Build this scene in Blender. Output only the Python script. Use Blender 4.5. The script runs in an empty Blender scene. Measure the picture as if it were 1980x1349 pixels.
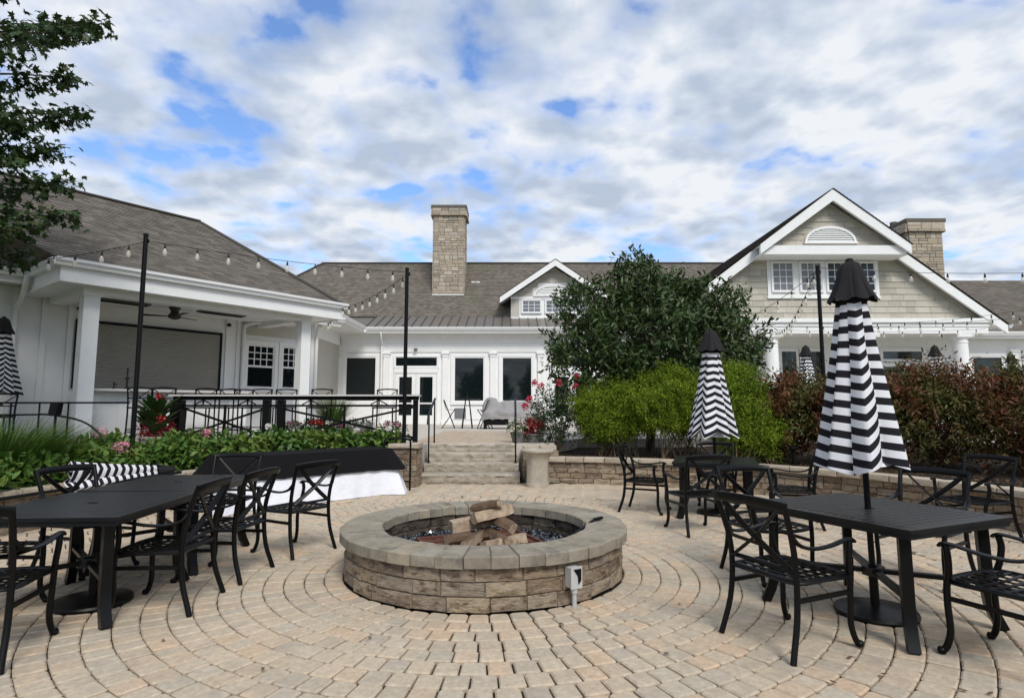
import bpy, bmesh, math, random
import numpy as np
from math import sin, cos, tan, pi, radians, sqrt, atan2, hypot
from mathutils import Vector, Matrix, noise as mnoise

random.seed(7)
rng = np.random.default_rng(7)
scene = bpy.context.scene
C = scene.collection

# ------------------------------------------------------------------ camera
cam_data = bpy.data.cameras.new('Camera')
cam = bpy.data.objects.new('Camera', cam_data)
C.objects.link(cam)
cam.location = (0, 0, 1.46)
cam.rotation_euler = (radians(96), 0, 0)
cam_data.sensor_fit = 'HORIZONTAL'
cam_data.sensor_width = 36
cam_data.lens = 36 * 1145 / 1980
cam_data.shift_y = -0.004
cam_data.clip_start = 0.05
cam_data.clip_end = 3000
scene.camera = cam

# ------------------------------------------------------------------ sky
SUN_EL, SUN_AZ = 46, 160      # azimuth clockwise from +Y
world = bpy.data.worlds.new('World')
scene.world = world
world.use_nodes = True
wn, wl = world.node_tree.nodes, world.node_tree.links
wn.clear()

def nd(t, loc=None, nodes=None, **kw):
    n = nodes.new(t)
    for k, v in kw.items():
        setattr(n, k, v)
    return n

RELIEF = -0.95
def build_sky():
    out = wn.new('ShaderNodeOutputWorld')
    bg = wn.new('ShaderNodeBackground'); bg.inputs['Strength'].default_value = 0.1
    sky = wn.new('ShaderNodeTexSky'); sky.sky_type = 'NISHITA'; sky.sun_disc = False
    sky.sun_elevation = radians(SUN_EL); sky.sun_rotation = radians(SUN_AZ)
    sky.air_density = 1.0; sky.dust_density = 0.6; sky.ozone_density = 2.0
    tc = wn.new('ShaderNodeTexCoord')
    sep = wn.new('ShaderNodeSeparateXYZ'); wl.new(tc.outputs['Generated'], sep.inputs[0])
    zc = wn.new('ShaderNodeMath'); zc.operation = 'MAXIMUM'; zc.inputs[1].default_value = 0.0
    wl.new(sep.outputs['Z'], zc.inputs[0])
    za = wn.new('ShaderNodeMath'); za.operation = 'ADD'; za.inputs[1].default_value = 0.20
    wl.new(zc.outputs[0], za.inputs[0])
    dx = wn.new('ShaderNodeMath'); dx.operation = 'DIVIDE'
    dy = wn.new('ShaderNodeMath'); dy.operation = 'DIVIDE'
    wl.new(sep.outputs['X'], dx.inputs[0]); wl.new(za.outputs[0], dx.inputs[1])
    wl.new(sep.outputs['Y'], dy.inputs[0]); wl.new(za.outputs[0], dy.inputs[1])
    cb = wn.new('ShaderNodeCombineXYZ')
    wl.new(dx.outputs[0], cb.inputs[0]); wl.new(dy.outputs[0], cb.inputs[1])
    def noise(scale, detail, rough, off, dist=0.0):
        m = wn.new('ShaderNodeMapping'); m.inputs['Location'].default_value = off
        wl.new(cb.outputs[0], m.inputs[0])
        n = wn.new('ShaderNodeTexNoise'); n.inputs['Scale'].default_value = scale
        n.inputs['Detail'].default_value = detail; n.inputs['Roughness'].default_value = rough
        n.inputs['Distortion'].default_value = dist
        wl.new(m.outputs[0], n.inputs['Vector'])
        return n.outputs['Fac']
    def ramp(fac, stops):
        r = wn.new('ShaderNodeValToRGB'); wl.new(fac, r.inputs[0])
        e = r.color_ramp.elements
        e[0].position, e[0].color = stops[0][0], stops[0][1]
        e[1].position, e[1].color = stops[-1][0], stops[-1][1]
        for p, c in stops[1:-1]:
            k = e.new(p); k.color = c
        return r.outputs[0]
    big = noise(2.3, 4, 0.5, (5.3, 0.4, 0.3), 0.1)
    med = noise(6.6, 4.5, 0.48, (7.7, 2.2, 1.3), 0.1)
    dens = wn.new('ShaderNodeMath'); dens.operation = 'MULTIPLY_ADD'; dens.inputs[1].default_value = 0.55
    wl.new(med, dens.inputs[0])
    b2 = wn.new('ShaderNodeMath'); b2.operation = 'MULTIPLY'; b2.inputs[1].default_value = 0.45
    wl.new(big, b2.inputs[0]); wl.new(b2.outputs[0], dens.inputs[2])
    g = lambda v: (v, v, v, 1)
    mask = ramp(dens.outputs[0], [(0.37, g(0)), (0.435, g(.65)), (0.505, g(1))])
    # cloud body: bright tops, grey-blue thick parts
    med2 = noise(6.6, 4.5, 0.48, (7.7, 2.2-.055, 1.3), 0.1)
    rel = wn.new('ShaderNodeMath'); rel.operation = 'SUBTRACT'; wl.new(med, rel.inputs[0]); wl.new(med2, rel.inputs[1])
    soft = noise(3.6, 3, 0.45, (1.2, 5.5, 2.6), 0.1)
    sh = wn.new('ShaderNodeMath'); sh.operation = 'MULTIPLY_ADD'; sh.inputs[1].default_value = RELIEF
    wl.new(rel.outputs[0], sh.inputs[0]); wl.new(soft, sh.inputs[2]); shade = sh.outputs[0]
    ccol = ramp(shade, [(0.31, (3.6, 4.2, 5.2, 1)), (0.48, (4.8, 5.3, 6.1, 1)), (0.64, (6.35, 6.6, 6.95, 1))])
    # more even, paler air close to the horizon
    mix = wn.new('ShaderNodeMixRGB'); mix.blend_type = 'MIX'
    wl.new(mask, mix.inputs[0]); 
    sk = wn.new('ShaderNodeMixRGB'); sk.blend_type = 'MULTIPLY'; sk.inputs[0].default_value = 1
    sk.inputs[2].default_value = (1.25, 1.45, 1.75, 1)
    wl.new(sky.outputs[0], sk.inputs[1])
    wl.new(sk.outputs[0], mix.inputs[1]); wl.new(ccol, mix.inputs[2])
    wl.new(mix.outputs[0], bg.inputs['Color'])
    wl.new(bg.outputs[0], out.inputs[0])
build_sky()

sun_d = bpy.data.lights.new('Sun', 'SUN')
sun_d.energy = 2.0; sun_d.angle = radians(20); sun_d.color = (1.0, 0.96, 0.9)
sun = bpy.data.objects.new('Sun', sun_d); C.objects.link(sun)
_sd = Vector((sin(radians(SUN_AZ)) * cos(radians(SUN_EL)), cos(radians(SUN_AZ)) * cos(radians(SUN_EL)), sin(radians(SUN_EL))))
sun.rotation_euler = _sd.to_track_quat('Z', 'Y').to_euler()
sun.location = (0, 0, 30)

scene.view_settings.view_transform = 'Standard'
scene.view_settings.look = 'None'
scene.view_settings.gamma = 1
scene.view_settings.use_curve_mapping = False
scene.view_settings.exposure = 0.45

# ------------------------------------------------------------------ materials
MATS = {}
def mat(name, col=(.5,.5,.5), rough=.6, var=0.0, hue=None, nscale=8.0, namt=0.0, bump=0.0, bscale=40.0,
        spec=0.5, metal=0.0, trans=0.0, ramp=None, stain=None, coord='Object', transl=0.0, patch=None):
    """ramp: list of colours picked at random per piece; var: brightness noise; stain: (colour, scale, lo, hi)"""
    m = bpy.data.materials.new(name); m.use_nodes = True
    n, l = m.node_tree.nodes, m.node_tree.links
    b = n['Principled BSDF']
    b.inputs['Roughness'].default_value = rough
    b.inputs['Metallic'].default_value = metal
    b.inputs['Specular IOR Level'].default_value = spec
    tc = n.new('ShaderNodeTexCoord')
    vec = tc.outputs[coord]
    src = None
    oi = n.new('ShaderNodeObjectInfo'); ge = n.new('ShaderNodeNewGeometry')
    if ramp:
        ad = n.new('ShaderNodeMath'); ad.operation = 'ADD'
        l.new(oi.outputs['Random'], ad.inputs[0]); l.new(ge.outputs['Random Per Island'], ad.inputs[1])
        fr = n.new('ShaderNodeMath'); fr.operation = 'FRACT'; l.new(ad.outputs[0], fr.inputs[0])
        r = n.new('ShaderNodeValToRGB'); l.new(fr.outputs[0], r.inputs[0])
        e = r.color_ramp.elements
        k = len(ramp)
        e[0].position = 0; e[0].color = (*ramp[0], 1); e[1].position = 1; e[1].color = (*ramp[-1], 1)
        for i in range(1, k - 1):
            q = e.new(i / (k - 1)); q.color = (*ramp[i], 1)
        src = r.outputs[0]
        if patch:
            r2 = n.new('ShaderNodeValToRGB'); l.new(fr.outputs[0], r2.inputs[0]); e = r2.color_ramp.elements; pr = patch[0]; k = len(pr)
            e[0].position = 0; e[0].color = (*pr[0], 1); e[1].position = 1; e[1].color = (*pr[-1], 1)
            for i in range(1, k - 1):
                q = e.new(i / (k - 1)); q.color = (*pr[i], 1)
            pn = n.new('ShaderNodeTexNoise'); pn.inputs['Scale'].default_value = patch[1]; pn.inputs['Detail'].default_value = 4
            gp = n.new('ShaderNodeNewGeometry'); l.new(gp.outputs['Position'], pn.inputs['Vector'])
            pm = n.new('ShaderNodeMapRange'); pm.inputs[1].default_value = patch[2]; pm.inputs[2].default_value = patch[3]; l.new(pn.outputs['Fac'], pm.inputs[0])
            px = n.new('ShaderNodeMixRGB'); l.new(pm.outputs[0], px.inputs[0]); l.new(src, px.inputs[1]); l.new(r2.outputs[0], px.inputs[2]); src = px.outputs[0]
    else:
        rgb = n.new('ShaderNodeRGB'); rgb.outputs[0].default_value = (*col, 1); src = rgb.outputs[0]
    # different noise on every object
    off = n.new('ShaderNodeVectorMath'); off.operation = 'MULTIPLY_ADD'
    cx = n.new('ShaderNodeCombineXYZ')
    for i in range(3): l.new(oi.outputs['Random'], cx.inputs[i])
    off.inputs[1].default_value = (37, 23, 51)
    l.new(cx.outputs[0], off.inputs[0]); l.new(vec, off.inputs[2])
    v2 = off.outputs[0]
    if namt:
        t = n.new('ShaderNodeTexNoise'); t.inputs['Scale'].default_value = nscale; t.inputs['Detail'].default_value = 6
        t.inputs['Roughness'].default_value = .65
        l.new(v2, t.inputs['Vector'])
        mr = n.new('ShaderNodeMapRange'); mr.inputs[1].default_value = .25; mr.inputs[2].default_value = .75
        mr.inputs[3].default_value = 1 - namt; mr.inputs[4].default_value = 1 + namt
        l.new(t.outputs['Fac'], mr.inputs[0])
        mx = n.new('ShaderNodeVectorMath'); mx.operation = 'SCALE'
        l.new(src, mx.inputs[0]); l.new(mr.outputs[0], mx.inputs['Scale']); src = mx.outputs[0]
    if stain:
        for sc, scol, lo, hi in (stain if isinstance(stain, list) else [stain]):
            t = n.new('ShaderNodeTexNoise'); t.inputs['Scale'].default_value = sc; t.inputs['Detail'].default_value = 8
            t.inputs['Roughness'].default_value = .7
            l.new(v2, t.inputs['Vector'])
            mr = n.new('ShaderNodeMapRange'); mr.inputs[1].default_value = lo; mr.inputs[2].default_value = hi
            l.new(t.outputs['Fac'], mr.inputs[0])
            mx = n.new('ShaderNodeMixRGB'); l.new(mr.outputs[0], mx.inputs[0]); l.new(src, mx.inputs[1])
            mx.inputs[2].default_value = (*scol, 1); src = mx.outputs[0]
    l.new(src, b.inputs['Base Color'])
    if bump:
        t = n.new('ShaderNodeTexNoise'); t.inputs['Scale'].default_value = bscale; t.inputs['Detail'].default_value = 8
        t.inputs['Roughness'].default_value = .7
        l.new(v2, t.inputs['Vector'])
        bp = n.new('ShaderNodeBump'); bp.inputs['Strength'].default_value = 1.0; bp.inputs['Distance'].default_value = bump
        l.new(t.outputs['Fac'], bp.inputs['Height']); l.new(bp.outputs[0], b.inputs['Normal'])
    if transl:
        tr = n.new('ShaderNodeBsdfTranslucent'); l.new(src, tr.inputs['Color'])
        ms = n.new('ShaderNodeMixShader'); ms.inputs[0].default_value = transl
        l.new(b.outputs[0], ms.inputs[1]); l.new(tr.outputs[0], ms.inputs[2])
        l.new(ms.outputs[0], n['Material Output'].inputs[0])
    MATS[name] = m
    return m

mat('paver', ramp=[(.46,.365,.26), (.49,.405,.30), (.41,.35,.27), (.52,.42,.30), (.45,.38,.28), (.53,.39,.265), (.48,.41,.31), (.43,.37,.285)], rough=.9, namt=.22, nscale=30, bump=.004, bscale=160,
    stain=[(3.0, (.35,.30,.24), .52, .74), (11, (.58,.50,.40), .56, .72)], spec=.25)
mat('joint_sand', (.045,.036,.026), rough=1, namt=.3, nscale=30, spec=.1)
mat('terrace_paver', ramp=[(.40,.31,.22), (.46,.37,.27), (.42,.35,.28), (.48,.36,.25)], rough=.9, namt=.15, nscale=14, bump=.003, bscale=90, spec=.2)
mat('terrace_slab', (.50,.46,.40), rough=.9, namt=.15, nscale=6, spec=.2)
mat('wall_block', ramp=[(.27,.19,.125), (.39,.30,.205), (.21,.15,.105), (.43,.35,.255), (.32,.23,.155), (.38,.32,.25), (.25,.19,.145), (.47,.37,.25)], rough=.92, namt=.35, nscale=5, bump=.03, bscale=9,
    stain=[(3.2, (.47,.41,.33), .52, .68), (2.4, (.085,.055,.036), .50, .66)], spec=.2)
mat('cap_block', ramp=[(.44,.37,.28), (.52,.45,.35), (.40,.34,.26)], rough=.92, namt=.2, nscale=5, bump=.02, bscale=10, stain=[(3, (.30,.22,.15), .58, .8)], spec=.2)
mat('pit_cap', ramp=[(.26,.225,.17), (.30,.265,.205), (.235,.205,.16), (.32,.275,.20)], rough=.9, namt=.25, nscale=10, bump=.006, bscale=70, stain=[(2.6, (.31,.285,.235), .50, .66), (4, (.12,.11,.092), .50, .70)], spec=.25)
mat('limestone', ramp=[(.42,.37,.30), (.48,.43,.35), (.38,.34,.28)], rough=.92, namt=.2, nscale=14, bump=.02, bscale=22, stain=[(7, (.27,.24,.20), .50, .66)], spec=.2)
mat('chimney_stone', ramp=[(.40,.33,.245), (.47,.40,.31), (.34,.295,.235), (.43,.355,.265), (.50,.44,.355), (.37,.33,.27), (.29,.25,.20)], rough=.92, namt=.22, nscale=5, bump=.01, bscale=22, spec=.2)
mat('mortar', (.20,.16,.115), rough=1, spec=.1, namt=.2)
mat('chimney_cap', (.10,.085,.065), rough=.7, namt=.2)
mat('shake', ramp=[(.44,.405,.34), (.49,.455,.385), (.40,.375,.315), (.45,.41,.34), (.53,.49,.42), (.42,.385,.32)], rough=.9, namt=.10, nscale=3, bump=.004, bscale=30, spec=.2)
mat('white_paint', (.82,.82,.805), rough=.5, namt=.05, nscale=2.5, spec=.35)
mat('white_gutter', (.82,.82,.81), rough=.35, spec=.5)
mat('beige_stucco', (.50,.475,.42), rough=.9, namt=.05, nscale=3, bump=.002, bscale=120)
mat('glass', (.006,.010,.011), rough=.03, spec=.5)
mat('glass_pale', (.17,.18,.19), rough=.08, spec=.6)
mat('shutter', (.37,.35,.305), rough=.5, namt=.06, nscale=1.5, spec=.4)
mat('black_metal', (.0028,.0028,.003), rough=.36, spec=.22, namt=.25, nscale=6, bump=.0006, bscale=300)
mat('table_metal', (.008,.0085,.010), rough=.30, spec=.45, namt=.2, nscale=5, bump=.0006, bscale=350)
mat('black_iron', (.0035,.0035,.004), rough=.45, spec=.2)
mat('grey_metal', (.10,.105,.11), rough=.5, spec=.5)
mat('fan_bronze', (.03,.024,.018), rough=.45)
mat('counter_stone', (.62,.60,.57), rough=.35, namt=.12, nscale=18)
mat('soil', (.045,.032,.022), rough=1, namt=.5, nscale=9, bump=.03, bscale=14, spec=.1)
mat('lawn', (.07,.10,.03), rough=1, namt=.3, nscale=4, spec=.1)
mat('black_cloth', (.008,.008,.009), rough=.95, spec=.15)
mat('white_cloth', (.80,.81,.86), rough=.9, spec=.2, bump=.03, bscale=4)
mat('white_fabric', (.78,.78,.80), rough=.9, spec=.15)
mat('valance', (.020,.019,.020), rough=.9, spec=.2)
mat('cover_fabric', (.30,.29,.285), rough=.85, namt=.1, nscale=3, spec=.2)
mat('concrete_urn', (.40,.355,.285), rough=.9, namt=.22, nscale=7, bump=.003, bscale=60, stain=(6, (.60,.55,.46), .58, .75))
mat('rust', (.10,.032,.016), rough=.8, namt=.4, nscale=9, stain=[(7, (.035,.014,.010), .52, .7)])
mat('fire_glass', ramp=[(.01,.011,.013), (.018,.022,.03), (.006,.007,.008), (.25,.27,.30), (.012,.014,.018), (.03,.035,.045)], rough=.06, spec=.8)  # pale stop paints white glints into the colour of some dark chips
mat('log_bark', (.12,.075,.045), rough=.95, namt=.4, nscale=14, bump=.012, bscale=30)
mat('sooty_block', ramp=[(.10,.075,.055), (.16,.125,.095), (.07,.055,.045), (.20,.165,.13)], rough=.95, namt=.4, nscale=5, bump=.03, bscale=9, stain=[(3.2, (.03,.026,.023), .48, .62)], spec=.15)
mat('log_wood', (.40,.30,.205), rough=.9, namt=.35, nscale=22, stain=[(9, (.20,.12,.07), .50, .66), (6, (.60,.51,.40), .54, .7)], bump=.015, bscale=45)
mat('grey_plastic', (.46,.46,.45), rough=.5, namt=.1, nscale=12)
mat('terracotta', (.20,.085,.05), rough=.9, namt=.2)
mat('pot_grey', (.16,.15,.14), rough=.8, namt=.2)
mat('bark', (.085,.065,.045), rough=1, namt=.35, nscale=10, bump=.02, bscale=22)
mat('twig', (.16,.115,.075), rough=1, namt=.3, nscale=10)
mat('magnolia_leaf', ramp=[(.026,.056,.016), (.045,.085,.024), (.034,.070,.018), (.065,.11,.032), (.075,.085,.026), (.028,.060,.018)], patch=([(.035,.065,.018), (.06,.10,.03), (.085,.12,.035)], 1.5, .5, .66), rough=.45, spec=.32, transl=.12)
mat('maple_leaf', ramp=[(.020,.045,.012), (.034,.068,.018), (.026,.055,.014), (.045,.080,.022), (.060,.068,.020)], rough=.5, spec=.35, transl=.22)
mat('cypress_leaf', ramp=[(.13,.21,.015), (.21,.30,.022), (.16,.245,.018), (.28,.35,.035), (.09,.155,.012)], patch=([(.08,.14,.010), (.13,.20,.014), (.16,.23,.016)], 1.9, .5, .64), rough=.7, spec=.2, transl=.2)
mat('nandina_leaf', ramp=[(.12,.042,.02), (.16,.05,.022), (.085,.06,.02), (.15,.07,.022), (.17,.04,.024), (.07,.07,.02)], patch=([(.06,.075,.016), (.09,.105,.02), (.07,.085,.017), (.12,.095,.024), (.10,.06,.018)], 1.6, .43, .57), rough=.5, spec=.3, transl=.18)
mat('hydrangea_leaf', ramp=[(.045,.11,.018), (.075,.155,.024), (.055,.13,.020), (.10,.18,.030), (.14,.19,.035)], patch=([(.10,.17,.03), (.16,.22,.04), (.12,.18,.03)], 1.8, .5, .65), rough=.5, spec=.35, transl=.2)
mat('rose_leaf', ramp=[(.018,.045,.016), (.032,.066,.022), (.024,.052,.018), (.045,.078,.028)], rough=.5, spec=.35, transl=.15)
mat('grass_blade', ramp=[(.045,.10,.014), (.075,.14,.022), (.055,.115,.016), (.10,.15,.03)], rough=.6, spec=.3, transl=.25)
mat('canna_leaf', ramp=[(.03,.075,.02), (.05,.11,.028), (.06,.045,.022)], rough=.4, spec=.4, transl=.2)
mat('pink_petal', ramp=[(.62,.20,.30), (.70,.34,.42), (.55,.14,.24), (.72,.46,.48)], rough=.7, transl=.2)
mat('white_petal', ramp=[(.74,.72,.62), (.78,.76,.70), (.70,.66,.55)], rough=.7, transl=.2)
mat('red_petal', ramp=[(.40,.012,.012), (.48,.03,.03), (.32,.01,.02)], rough=.6, transl=.15)
mat('rose_petal', ramp=[(.52,.03,.07), (.60,.07,.12), (.46,.02,.05)], rough=.6, transl=.15)
mat('coleus_leaf', ramp=[(.34,.015,.02), (.20,.015,.04), (.38,.04,.02), (.14,.02,.05), (.30,.09,.02)], rough=.6, transl=.15)
mat('dead_leaf', ramp=[(.12,.07,.03), (.09,.045,.02), (.16,.10,.05)], rough=.9)
mat('cable', (.012,.012,.012), rough=.7)
mat('brass_tap', (.05,.045,.04), rough=.3, metal=.8)

def special_mats():
    # striped canvas: printed bands along the panel coordinate
    m = mat('stripe_fabric', (.8,.8,.8), rough=.9, spec=.15)
    n, l = m.node_tree.nodes, m.node_tree.links
    b = n['Principled BSDF']
    uv = n.new('ShaderNodeUVMap')
    s = n.new('ShaderNodeSeparateXYZ'); l.new(uv.outputs[0], s.inputs[0])
    d = n.new('ShaderNodeMath'); d.operation = 'DIVIDE'; d.inputs[1].default_value = .106; l.new(s.outputs['Y'], d.inputs[0])
    f = n.new('ShaderNodeMath'); f.operation = 'FRACT'; l.new(d.outputs[0], f.inputs[0])
    g = n.new('ShaderNodeMath'); g.operation = 'GREATER_THAN'; g.inputs[1].default_value = .5; l.new(f.outputs[0], g.inputs[0])
    mx = n.new('ShaderNodeMixRGB'); l.new(g.outputs[0], mx.inputs[0])
    mx.inputs[1].default_value = (.80,.80,.83,1); mx.inputs[2].default_value = (.018,.017,.021,1)
    l.new(mx.outputs[0], b.inputs['Base Color'])
    tr = n.new('ShaderNodeBsdfTranslucent'); l.new(mx.outputs[0], tr.inputs['Color'])
    ms = n.new('ShaderNodeMixShader'); ms.inputs[0].default_value = .12
    l.new(b.outputs[0], ms.inputs[1]); l.new(tr.outputs[0], ms.inputs[2]); l.new(ms.outputs[0], n['Material Output'].inputs[0])
    # asphalt shingles
    for name, c1, c2, c3, green in (('roof_shingle', (.150,.132,.11), (.195,.173,.145), (.115,.10,.085), .0),
                             ('roof_shingle_dark', (.09,.08,.07), (.13,.115,.10), (.06,.055,.05), .0),
                             ('roof_shingle_far', (.15,.13,.108), (.185,.16,.133), (.12,.104,.087), .35)):
        m = mat(name, c1, rough=.95, spec=.15)
        n, l = m.node_tree.nodes, m.node_tree.links
        b = n['Principled BSDF']
        uv = n.new('ShaderNodeUVMap')
        br = n.new('ShaderNodeTexBrick'); br.inputs['Scale'].default_value = 1
        br.inputs['Brick Width'].default_value = .19; br.inputs['Row Height'].default_value = .145
        br.inputs['Mortar Size'].default_value = .0; br.offset = .37; br.squash = 1
        br.inputs['Color1'].default_value = (0,0,0,1); br.inputs['Color2'].default_value = (1,1,1,1)
        l.new(uv.outputs[0], br.inputs['Vector'])
        r = n.new('ShaderNodeValToRGB'); l.new(br.outputs['Color'], r.inputs[0])
        e = r.color_ramp.elements
        e[0].color = (*c3, 1); e[1].color = (*c2, 1); q = e.new(.5); q.color = (*c1, 1)
        ns = n.new('ShaderNodeTexNoise'); ns.inputs['Scale'].default_value = 1.3; ns.inputs['Detail'].default_value = 8; ns.inputs['Roughness'].default_value = .7
        l.new(uv.outputs[0], ns.inputs['Vector'])
        mr = n.new('ShaderNodeMapRange'); mr.inputs[1].default_value = .3; mr.inputs[2].default_value = .7
        mr.inputs[3].default_value = .86; mr.inputs[4].default_value = 1.14
        l.new(ns.outputs['Fac'], mr.inputs[0])
        sc = n.new('ShaderNodeVectorMath'); sc.operation = 'SCALE'; l.new(r.outputs[0], sc.inputs[0]); l.new(mr.outputs[0], sc.inputs['Scale'])
        src = sc.outputs[0]
        if green:
            n2 = n.new('ShaderNodeTexNoise'); n2.inputs['Scale'].default_value = .55; n2.inputs['Detail'].default_value = 6
            l.new(uv.outputs[0], n2.inputs['Vector'])
            m2 = n.new('ShaderNodeMapRange'); m2.inputs[1].default_value = .52; m2.inputs[2].default_value = .72; m2.inputs[4].default_value = green
            l.new(n2.outputs['Fac'], m2.inputs[0])
            mx = n.new('ShaderNodeMixRGB'); l.new(m2.outputs[0], mx.inputs[0]); l.new(src, mx.inputs[1]); mx.inputs[2].default_value = (.12,.13,.085,1)
            src = mx.outputs[0]
        l.new(src, b.inputs['Base Color'])
        fn = n.new('ShaderNodeTexNoise'); fn.inputs['Scale'].default_value = 60; fn.inputs['Detail'].default_value = 4
        l.new(uv.outputs[0], fn.inputs['Vector'])
        bp = n.new('ShaderNodeBump'); bp.inputs['Distance'].default_value = .006; l.new(fn.outputs['Fac'], bp.inputs['Height']); l.new(bp.outputs[0], b.inputs['Normal'])
    mat('standing_seam', (.17,.15,.13), rough=.38, spec=.5, metal=.2, namt=.06, nscale=1.5); mat('seam_dark', (.055,.047,.04), rough=.4)
    # clear bulb glass
    m = bpy.data.materials.new('bulb_glass'); m.use_nodes = True
    n, l = m.node_tree.nodes, m.node_tree.links
    b = n['Principled BSDF']; b.inputs['Base Color'].default_value = (.80,.78,.70,1); b.inputs['Roughness'].default_value = .08
    t = n.new('ShaderNodeBsdfTransparent'); t.inputs[0].default_value = (.95,.93,.88,1)
    ms = n.new('ShaderNodeMixShader'); ms.inputs[0].default_value = .55
    l.new(b.outputs[0], ms.inputs[1]); l.new(t.outputs[0], ms.inputs[2]); l.new(ms.outputs[0], n['Material Output'].inputs[0])
    MATS['bulb_glass'] = m
special_mats()

# ------------------------------------------------------------------ mesh helpers
class MB:
    def __init__(s): s.v = []; s.f = []; s.uv = []; s.hasuv = False
    def add(s, vs, fs, uvs=None):
        o = len(s.v); s.v.extend(tuple(p) for p in vs)
        for i, f in enumerate(fs):
            s.f.append([o + k for k in f])
            if uvs: s.uv.append(uvs[i]); s.hasuv = True
            else: s.uv.append([(0, 0)] * len(f))
        return s
    def box(s, x0, x1, y0, y1, z0, z1):
        return s.add([(x0,y0,z0),(x1,y0,z0),(x1,y1,z0),(x0,y1,z0),(x0,y0,z1),(x1,y0,z1),(x1,y1,z1),(x0,y1,z1)],
                     [(0,3,2,1),(4,5,6,7),(0,1,5,4),(1,2,6,5),(2,3,7,6),(3,0,4,7)])
    def bar(s, p, q, w, h, up=(0,0,1)):
        """rectangular bar from p to q; w across, h along up"""
        p, q = Vector(p), Vector(q); t = (q - p).normalized(); up = Vector(up)
        if abs(t.dot(up)) > .98: up = Vector((0,1,0))
        sd = t.cross(up).normalized() * w / 2; u = sd.cross(t).normalized() * h / 2
        vs = [p-sd-u, p+sd-u, p+sd+u, p-sd+u, q-sd-u, q+sd-u, q+sd+u, q-sd+u]
        return s.add(vs, [(0,1,2,3),(7,6,5,4),(1,0,4,5),(2,1,5,6),(3,2,6,7),(0,3,7,4)])
    def cyl(s, p, q, r0, r1=None, n=10, caps=True):
        r1 = r0 if r1 is None else r1
        p, q = Vector(p), Vector(q); t = (q - p).normalized()
        a = Vector((1,0,0)) if abs(t.x) < .9 else Vector((0,1,0))
        u = t.cross(a).normalized(); w = t.cross(u)
        vs = []
        for c_, r in ((p, r0), (q, r1)):
            for i in range(n):
                g = 2*pi*i/n; vs.append(c_ + (u*cos(g) + w*sin(g))*r)
        fs = [(i, (i+1) % n, n+(i+1) % n, n+i) for i in range(n)]
        if caps: fs += [tuple(range(n-1, -1, -1)), tuple(range(n, 2*n))]
        return s.add(vs, fs)
    def sweep(s, pts, w, h, n=8, ref=(1,0,0), smooth=4, caps=True, taper=None):
        """elliptic section swept on a smoothed path; w along ref, h across"""
        P = [Vector(p) for p in pts]
        if smooth > 1 and len(P) > 2:
            Q = []
            for i in range(len(P)-1):
                p0 = P[max(i-1,0)]; p1 = P[i]; p2 = P[i+1]; p3 = P[min(i+2, len(P)-1)]
                for k in range(smooth):
                    t = k/smooth
                    Q.append(.5*((2*p1) + (p2-p0)*t + (2*p0-5*p1+4*p2-p3)*t*t + (3*p1-p0-3*p2+p3)*t**3))
            Q.append(P[-1]); P = Q
        ref = Vector(ref); vs = []; m = len(P)
        for i, p in enumerate(P):
            t = (P[min(i+1, m-1)] - P[max(i-1, 0)]).normalized()
            rf = ref if abs(t.dot(ref)) < .97 else Vector((ref.y, ref.z, ref.x))
            sd = (rf - t*rf.dot(t)).normalized(); u = t.cross(sd)
            k = 1 if taper is None else taper[0] + (taper[1]-taper[0])*i/(m-1)
            for j in range(n):
                g = 2*pi*(j+.5)/n
                vs.append(p + sd*cos(g)*w*k/2*1.08 + u*sin(g)*h*k/2*1.08)
        fs = [(i*n+j, i*n+(j+1) % n, (i+1)*n+(j+1) % n, (i+1)*n+j) for i in range(m-1) for j in range(n)]
        if caps: fs += [tuple(range(n-1, -1, -1)), tuple(range((m-1)*n, m*n))]
        return s.add(vs, fs)
    def lathe(s, prof, n=24, c=(0,0,0), wob=None):
        vs = []; m = len(prof)
        for r, z in prof:
            for i in range(n):
                g = 2*pi*i/n; rr = r*(wob(g, z) if wob else 1)
                vs.append((c[0]+rr*cos(g), c[1]+rr*sin(g), c[2]+z))
        fs = [(i*n+j, i*n+(j+1) % n, (i+1)*n+(j+1) % n, (i+1)*n+j) for i in range(m-1) for j in range(n)]
        if prof[0][0] > 1e-4: fs.append(tuple(range(n-1, -1, -1)))
        if prof[-1][0] > 1e-4: fs.append(tuple(range((m-1)*n, m*n)))
        return s.add(vs, fs)
    def prism(s, pts, d):
        """polygon pts (3D, planar) extruded by vector d"""
        n = len(pts); d = Vector(d); P = [Vector(p) for p in pts]
        vs = P + [p + d for p in P]
        fs = [tuple(range(n-1, -1, -1)), tuple(range(n, 2*n))] + [(i, (i+1) % n, n+(i+1) % n, n+i) for i in range(n)]
        return s.add(vs, fs)
    def mesh(s, name, m, smooth=None):
        me = bpy.data.meshes.new(name); me.from_pydata(s.v, [], s.f)
        if s.hasuv:
            ul = me.uv_layers.new(name='UVMap'); k = 0
            flat = [c for f in s.uv for p in f for c in p]
            ul.data.foreach_set('uv', flat)
        me.materials.append(MATS[m]); fin(me, smooth)
        return me
    def build(s, name, m, parent=None, smooth=None, loc=None, fixn=True):
        me = s.mesh(name, m, smooth)
        return link(name, me, parent, loc)

def fin(me, smooth=None):
    bm = bmesh.new(); bm.from_mesh(me)
    bmesh.ops.recalc_face_normals(bm, faces=bm.faces)
    bm.to_mesh(me); bm.free()
    if smooth:
        me.shade_smooth(); me.set_sharp_from_angle(angle=radians(smooth))

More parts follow.
